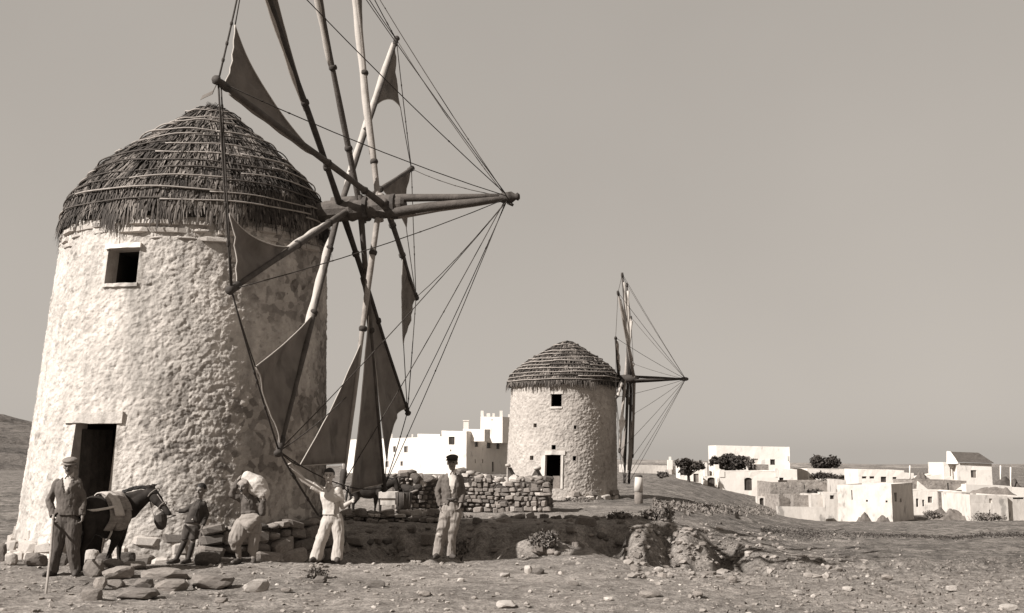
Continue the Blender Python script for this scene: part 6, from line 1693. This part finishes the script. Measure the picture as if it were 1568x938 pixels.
# --- mules
def equine(fg, K, label_parts=True, vox=.016, hide=M_HIDE, legs='ABCD'):
    """K gives the joints; u is the body axis"""
    mb = MB()
    wi, ru, ch, bu = K['withers'], K['rump'], K['chest'], K['buttock']
    ax = (ru - wi); n = 9
    side = Vector((ax.y, -ax.x, 0)).normalized(); vs = []; seg = 18
    for i in range(n):
        t = -0.16 + 1.30 * i / (n - 1); top = wi + ax * t; dep = K['depth'] * (.62, .92, 1.0, .98, .95, .90, .86, .80, .50)[i]; hw = K['width'] * (.55, .85, .97, 1.04, 1.08, 1.05, 1.0, .88, .5)[i]
        drop = (.10, .02, .025, .035, .03, .015, .0, .03, .14)[i] * K['k']
        c = top - Vector((0, 0, drop + dep / 2))
        for q in range(seg):
            a = 2 * PI * q / seg; vs.append(c + side * hw * math.cos(a) + Vector((0, 0, dep / 2 * math.sin(a))))
    mb.add(vs, [(i * seg + q, i * seg + (q + 1) % seg, (i + 1) * seg + (q + 1) % seg, (i + 1) * seg + q) for i in range(n - 1) for q in range(seg)] + [tuple(range(seg - 1, -1, -1)), tuple((n - 1) * seg + q for q in range(seg))])
    k = K['k']
    po, mu = K['poll'], K['muzzle']; nb = wi.lerp(ch, .5) + (wi - ru).normalized() * .06 * k
    chain(mb, [nb - Vector((0, 0, .04)), nb.lerp(po, .5) + Vector((0, 0, -.04 * k)), po - Vector((0, 0, .05 * k))], [.20 * k, .145 * k, .10 * k], 14)
    mb.capsule(wi - Vector((0, 0, .10 * k)), .11 * k, po.lerp(wi, .35) - Vector((0, 0, .03 * k)), .07 * k, 12)
    hd = (mu - po); dn = hd.normalized(); up = (Vector((0, 0, 1)) - dn * dn.z).normalized()
    mb.capsule(po + dn * .02 * k, .092 * k, po + hd * .42 - up * .016 * k, .096 * k, 12); mb.capsule(po + hd * .25 - up * .05 * k, .078 * k, po + hd * .6 - up * .03 * k, .058 * k, 12)
    mb.capsule(po + hd * .42, .072 * k, mu - dn * .06 * k, .05 * k, 12); mb.capsule(mu - dn * .07 * k, .054 * k, mu, .044 * k, 12); mb.ellipsoid(mu - dn * .03 * k - up * .035 * k, (.04 * k, .04 * k, .03 * k))
    for q in (-1, 1):
        e0 = po + side * q * .05 * k + Vector((0, 0, .05 * k)); e1 = K['ears'][0 if q < 0 else 1]
        m_ = e0.lerp(e1, .45) + side * q * .012 * k
        mb.capsule(e0, .026 * k, m_, .040 * k, 9); mb.capsule(m_, .040 * k, e1, .010 * k, 9)
    for L_ in K['legs']:                    # (root, elbow/stifle, knee/hock, fetlock, hoof)
        rr = L_[5]; chain(mb, L_[:5], [r_ * k for r_ in rr], 11)
    body = fg.part('body', mb, hide, vox, 4, None, .006, (5, 5, 5), 3)
    for L_ in K['legs']:
        m2 = MB(); h = L_[4]; m2.tube([h + Vector((0, 0, .03 * k)), h + Vector((0, 0, -.045 * k))], [.042 * k, .056 * k], 10); m2.build('hoof', M_CAPD, fg.root, True)
    m2 = MB(); t = K['tail']; m2.tube([t[0], t[0].lerp(t[1], .3) + Vector((0, 0, -.02)), t[0].lerp(t[1], .7), t[1]], [.03 * k, .04 * k, .05 * k, .015 * k], 8); fg.part('tail', m2, M_HAIR, .013, 1, None, .02, (25, 25, 5), 4)
    m2 = MB()
    for i in range(26):                     # upright clipped mane
        t = i / 25; p = po.lerp(wi, t) + Vector((0, 0, (.03 + .045 * math.sin(t * PI)) * k)); m2.capsule(p - Vector((0, 0, .02)), .016 * k, p + Vector((.01 * math.sin(i * 7), 0, .035 * k)), .009 * k, 6)
    fg.part('mane', m2, M_HAIR, .011, 1, None, .008, (30, 30, 30), 5)
    for q in (-1, 1):
        m2 = MB(); m2.ellipsoid(po + hd * .30 + side * q * .07 * k + up * .02 * k, (.014 * k, .014 * k, .014 * k), None, 8, 6); m2.build('eye', M_EYE, fg.root, True)
    return side, up, dn, hd

m1 = Figure(150, 863, 'dark brown mule with a folded blanket on its back, standing before the mill door', 'mule', 'mule', y=17.7, group='mules')
m1.root.location.z = gz(m1.g.x, m1.g.y) + .0
P = m1.P; dB, dF = -.22, .25
K = dict(k=.95, withers=P(188, 750, dF), rump=P(134, 752, dB), chest=P(197, 786, dF + .05), buttock=P(122, 775, dB - .05), depth=.70, width=.26, poll=P(231, 744, .35), muzzle=P(259, 780, .22),
         ears=(P(222, 737.5, .28), P(242.5, 734.5, .42)), tail=(P(121, 762, dB - .12), P(116, 818, dB - .2)),
         legs=[(P(184, 792, dF - .15), P(180, 815, dF - .15), P(172, 832, dF - .15), P(165, 848, dF - .16), P(162.5, 854.5, dF - .2), (.11, .085, .052, .038, .046)),
               (P(190, 792, dF + .14), P(186, 815, dF + .14), P(182.5, 832, dF + .14), P(182, 847, dF + .14), P(182, 852.5, dF + .12), (.10, .075, .048, .036, .044)),
               (P(135, 785, dB - .12), P(138, 808, dB - .14), P(126.5, 832, dB - .14), P(125.5, 855, dB - .16), P(126, 863, dB - .2), (.15, .105, .056, .040, .048)),
               (P(128, 785, dB + .12), P(127, 808, dB + .12), P(117, 830, dB + .12), P(117, 850, dB + .12), P(118, 857, dB + .1), (.14, .10, .054, .040, .048))])
side, up, dn, hd = equine(m1, K)
# folded blanket over the back, girth and breeching strap
def drape(fg, K, t0, t1, drop_near, drop_far, add, mat, name, seed, thick=.02, slant=0.0):
    wi, ax = K['withers'], K['rump'] - K['withers']; side = Vector((ax.y, -ax.x, 0)).normalized(); n, mm = 22, 36; vs = []
    if side.y > 0: side = -side
    for i in range(n):
        t = t0 + (t1 - t0) * i / (n - 1); hw = K['width'] * 1.05 + add; dep = K['depth'] + add * 2; c = wi + ax * t - Vector((0, 0, .03 + K['depth'] / 2))
        for j in range(mm):
            a = -drop_far + (drop_near + drop_far) * j / (mm - 1)          # angle from the top, positive to the viewer
            w_ = .014 * math.sin(t * 23 + a * 4 + seed) * max(0, abs(a) - .5) + .022 * float(vnoise(np.array([[t * 14, a * 3.2, seed]]), 3)[0])
            q = c + side * (hw + w_) * math.sin(a) + Vector((0, 0, (dep / 2 + w_ * .6) * math.cos(a))) + ax * (slant * max(0, a) + .03 * math.sin(a * 3 + seed) * max(0, a))
            vs.append(q)
    o = link_mesh(name, mesh_from(name, vs, [(i * mm + j, (i + 1) * mm + j, (i + 1) * mm + j + 1, i * mm + j + 1) for i in range(n - 1) for j in range(mm - 1)]), mat, fg.root, (0, 0, 0), True)
    md = o.modifiers.new('thickness', 'SOLIDIFY'); md.thickness = thick; md.offset = 1
    return o
b_ = drape(m1, K, .02, .62, 2.05, 1.9, .028, M_BLANKET, 'saddle_blanket', 1, .022, .03)
drape(m1, K, .40, .66, 1.45, 1.4, .062, M_BLANKET_L, 'folded_blanket', 4, .018, -.14)
drape(m1, K, .10, .38, 1.25, 1.2, .058, M_BLANKET, 'folded_blanket', 7, .018, -.06)
mb = MB(); s_ = side if side.y < 0 else -side
rp = [K['withers'].lerp(K['rump'], t) + s_ * (K['width'] * w) + Vector((0, 0, -z)) for t, w, z in ((.45, 1.17, .17), (.7, 1.16, .20), (.95, 1.05, .22), (1.12, .72, .23), (1.2, .1, .22))]
mb.tube(rp, .021, 7); mb.build('breeching_strap', M_SACK, m1.root, True)
mb = MB(); rp = [K['withers'].lerp(K['rump'], .5) + s_ * (K['width'] * 1.13 * math.sin(a)) + Vector((0, 0, -.03 - K['depth'] / 2 + (K['depth'] / 2 + .02) * math.cos(a))) for a in np.linspace(1.3, 3.1, 9)]
mb.tube(rp, .017, 6); mb.build('girth', M_SACK, m1.root, True)
po, mu = K['poll'], K['muzzle']; k = .95
def band(c, d, r1, r2, rad, name, mat, parent):
    d = d.normalized(); a = d.cross(Vector((0, 0, 1))).normalized(); b = a.cross(d); mb = MB()
    mb.tube([c + a * r1 * math.cos(t) + b * r2 * math.sin(t) for t in np.linspace(0, 2 * PI, 15)], rad, 5); return mb.build(name, mat, parent, True)
hal = band(po + hd * .66, hd, .068, .085, .009, 'halter_noseband', M_SHUTTER, m1.root)
band(po + hd * .16, hd, .098, .125, .009, 'halter_headstall', M_SHUTTER, m1.root)
mb = MB(); sn = s_; mb.tube([po + hd * .66 + sn * .075, po + hd * .4 + sn * .088, po + hd * .17 + sn * .10], .008, 5); mb.build('cheek_strap', M_SHUTTER, m1.root, True)
hl = f2.g + Vector(f2.P(269.5, 783, -.05)) - m1.g
mb = MB(); j0 = po + hd * .68 - up * .09; mb.tube([j0, j0.lerp(hl, .5) - Vector((0, 0, .03)), hl], .009, 5); mb.tube([hl, P(240, 793, .22), P(235, 783, .3), po + hd * .2 - up * .12], .009, 5); mb.build('lead_rope', M_ROPE_PALE, m1.root, True)
# dark nose bag hanging below the jaw
mb = MB(); c = P(245.5, 790, .25); n_ = 14
mb.tube([c + Vector((-.01, 0, .105)), c + Vector((0, 0, .09)), c + Vector((.01, 0, -.02)), c + Vector((.035, 0, -.12)), c + Vector((.05, 0, -.15))], [.085, .098, .105, .07, .02], n_)
mb.build('nose_bag', M_SUIT, m1.root)

m2_ = Figure(566, 773, 'second dark mule lowering its head by the stone heap, half hidden by the lowest sail', 'mule', 'mule', y=34.3, group='mules')
m2_.root.location.z = gz(m2_.g.x, m2_.g.y); dz = m2_.root.location.z - m2_.g.z
P = m2_.P
K = dict(k=.95, withers=P(576, 722), rump=P(541, 724, .1), chest=P(585, 741), buttock=P(533, 735, .1), depth=.54, width=.23, poll=P(606, 722), muzzle=P(613, 750, -.05),
         ears=(P(607.5, 714.5, -.06), P(610, 715, .08)), tail=(P(533, 730, .1), P(530, 755, .1)),
         legs=[(P(581, 740, -.12), P(583, 750, -.12), P(582.5, 759, -.12), P(582, 768, -.12), P(582, 771.5, -.12), (.11, .085, .052, .042, .048)), (P(578, 740, .12), P(576, 750, .12), P(575, 759, .12), P(574, 768, .12), P(574, 771.5, .12), (.11, .085, .052, .042, .048)),
               (P(545, 738, -.1), P(547, 748, -.1), P(541, 758, -.1), P(541, 768, -.1), P(541, 771.5, -.1), (.15, .105, .056, .042, .048)), (P(540, 738, .2), P(541, 748, .2), P(535, 758, .2), P(535, 768, .2), P(535, 771.5, .2), (.15, .105, .056, .042, .048))])
equine(m2_, K, vox=.022)

# things by the second mule
def chunk(px0, px1, py0, py1, y, dep, name, label, cat, mat, bev=.03, rot=0.0, extra=None):
    c = at((px0 + px1) / 2, py1, y); c.z = max(c.z, gz(c.x, y) - .02); s = F / y; w = (px1 - px0) / s; h = (py1 - py0) / s
    bm = bmesh.new(); bmesh.ops.create_cube(bm, size=1)
    for v in bm.verts: v.co = Vector((v.co.x * w * (1 - .06 * (v.co.z > 0)), v.co.y * dep, (v.co.z + .5) * h))
    bmesh.ops.bevel(bm, geom=bm.edges[:], offset=bev, segments=2, affect='EDGES'); me = bpy.data.meshes.new(name); bm.to_mesh(me); bm.free()
    o = link_mesh(name, me, mat, None, c); o.rotation_euler = (0, rot, .15); return tag(o, label, cat)
tr = empty('trough', at(595, 767, 33.6), 'white stone trough standing behind the legs of the second mule', 'trough')
s = F / 33.6; w = 22 / s; h = 14 / s; mb = MB()
mb.box((-w / 2, -.25, -.1), (w / 2, .25, h * .35)); mb.build('trough_base', M_OLDWHITE, tr)
mb = MB(); mb.box((-w / 2 - .05, -.3, h * .35 + .003), (w / 2 + .05, -.2, h)); mb.box((-w / 2 - .05, .2, h * .35 + .003), (w / 2 + .05, .3, h)); mb.box((-w / 2 - .05, -.197, h * .35 + .003), (-w / 2 + .05, .197, h)); mb.box((w / 2 - .05, -.197, h * .35 + .003), (w / 2 + .05, .197, h)); mb.build('basin', M_OLDWHITE, tr)
bk = empty('basket', at(618, 774, 33.2), 'dark woven basket on the ground right of the white trough', 'basket'); s = F / 33.2
mb = MB(); rr_ = 13 / s; hh_ = 20 / s
mb.tube([(0, 0, -.1), (0, 0, hh_ * .5), (0, 0, hh_), (0, 0, hh_ - .02), (0, 0, hh_ * .4)], [rr_ * .82, rr_ * .95, rr_, rr_ * .9, rr_ * .8], 14); mb.build('basket_wall', M_WOOD_DARK, bk, True)
for q in (-.55, .1, .7):
    mb = MB(); mb.tube([(rr_ * q, -rr_ * math.sqrt(1 - q * q) * .86, 0), (rr_ * q * 1.05, -rr_ * math.sqrt(1 - q * q) * 1.0, hh_ * .55), (rr_ * q * 1.05, -rr_ * math.sqrt(1 - q * q) * 1.03, hh_)], .012, 5); mb.build('basket_rib', M_WOOD, bk, True)
ps_ = Figure(627, 757, 'dark packsaddle with a pale lining lying tilted on the stones above the basket', 'packsaddle', 'packsaddle', y=34.4, group=None)
mb = MB(); mb.ellipsoid((0, 0, .16), (.36, .22, .13), Matrix.Rotation(.35, 3, 'Y')); mb.capsule((-.28, 0, .05), .09, (.30, 0, .22), .12)
ps_.part('pad', mb, M_CAPD, .018, 3, None, .03, (6, 6, 6), 5)
mb = MB(); mb.ellipsoid((.02, -.10, .045), (.30, .16, .07), Matrix.Rotation(-.35, 3, 'Y')); ps_.part('lining', mb, M_BLANKET, .018, 3, None, .02, (6, 6, 6), 6)
for i, (a, b, c, d, lb, m_) in enumerate(((622, 645, 723, 741, 'dark slanting boulder on top of the stone heap by the second mule', M_STONE_DARK), (628, 640, 727, 745, 'pale squared block standing in the stone heap by the second mule', M_STONE_PALE), (640, 649, 724, 737, 'rounded pale boulder at the top of the stone heap beside the squared block', M_STONE),
      (648, 668, 728, 738, 'long dark slab on top of the stone heap left of the cap man', M_STONE_DARK), (643, 653, 734, 745, 'small pale boulder under the long dark slab', M_STONE_PALE))):
    rock(a, b, c, d, lb, m_, 70 + i, .9, 'boulders on the heap by the second mule', y=35.4)
    o = COL.objects[-1]; z = at((a + b) / 2, (c + d) / 2, 35.4).z; o.location.z = z
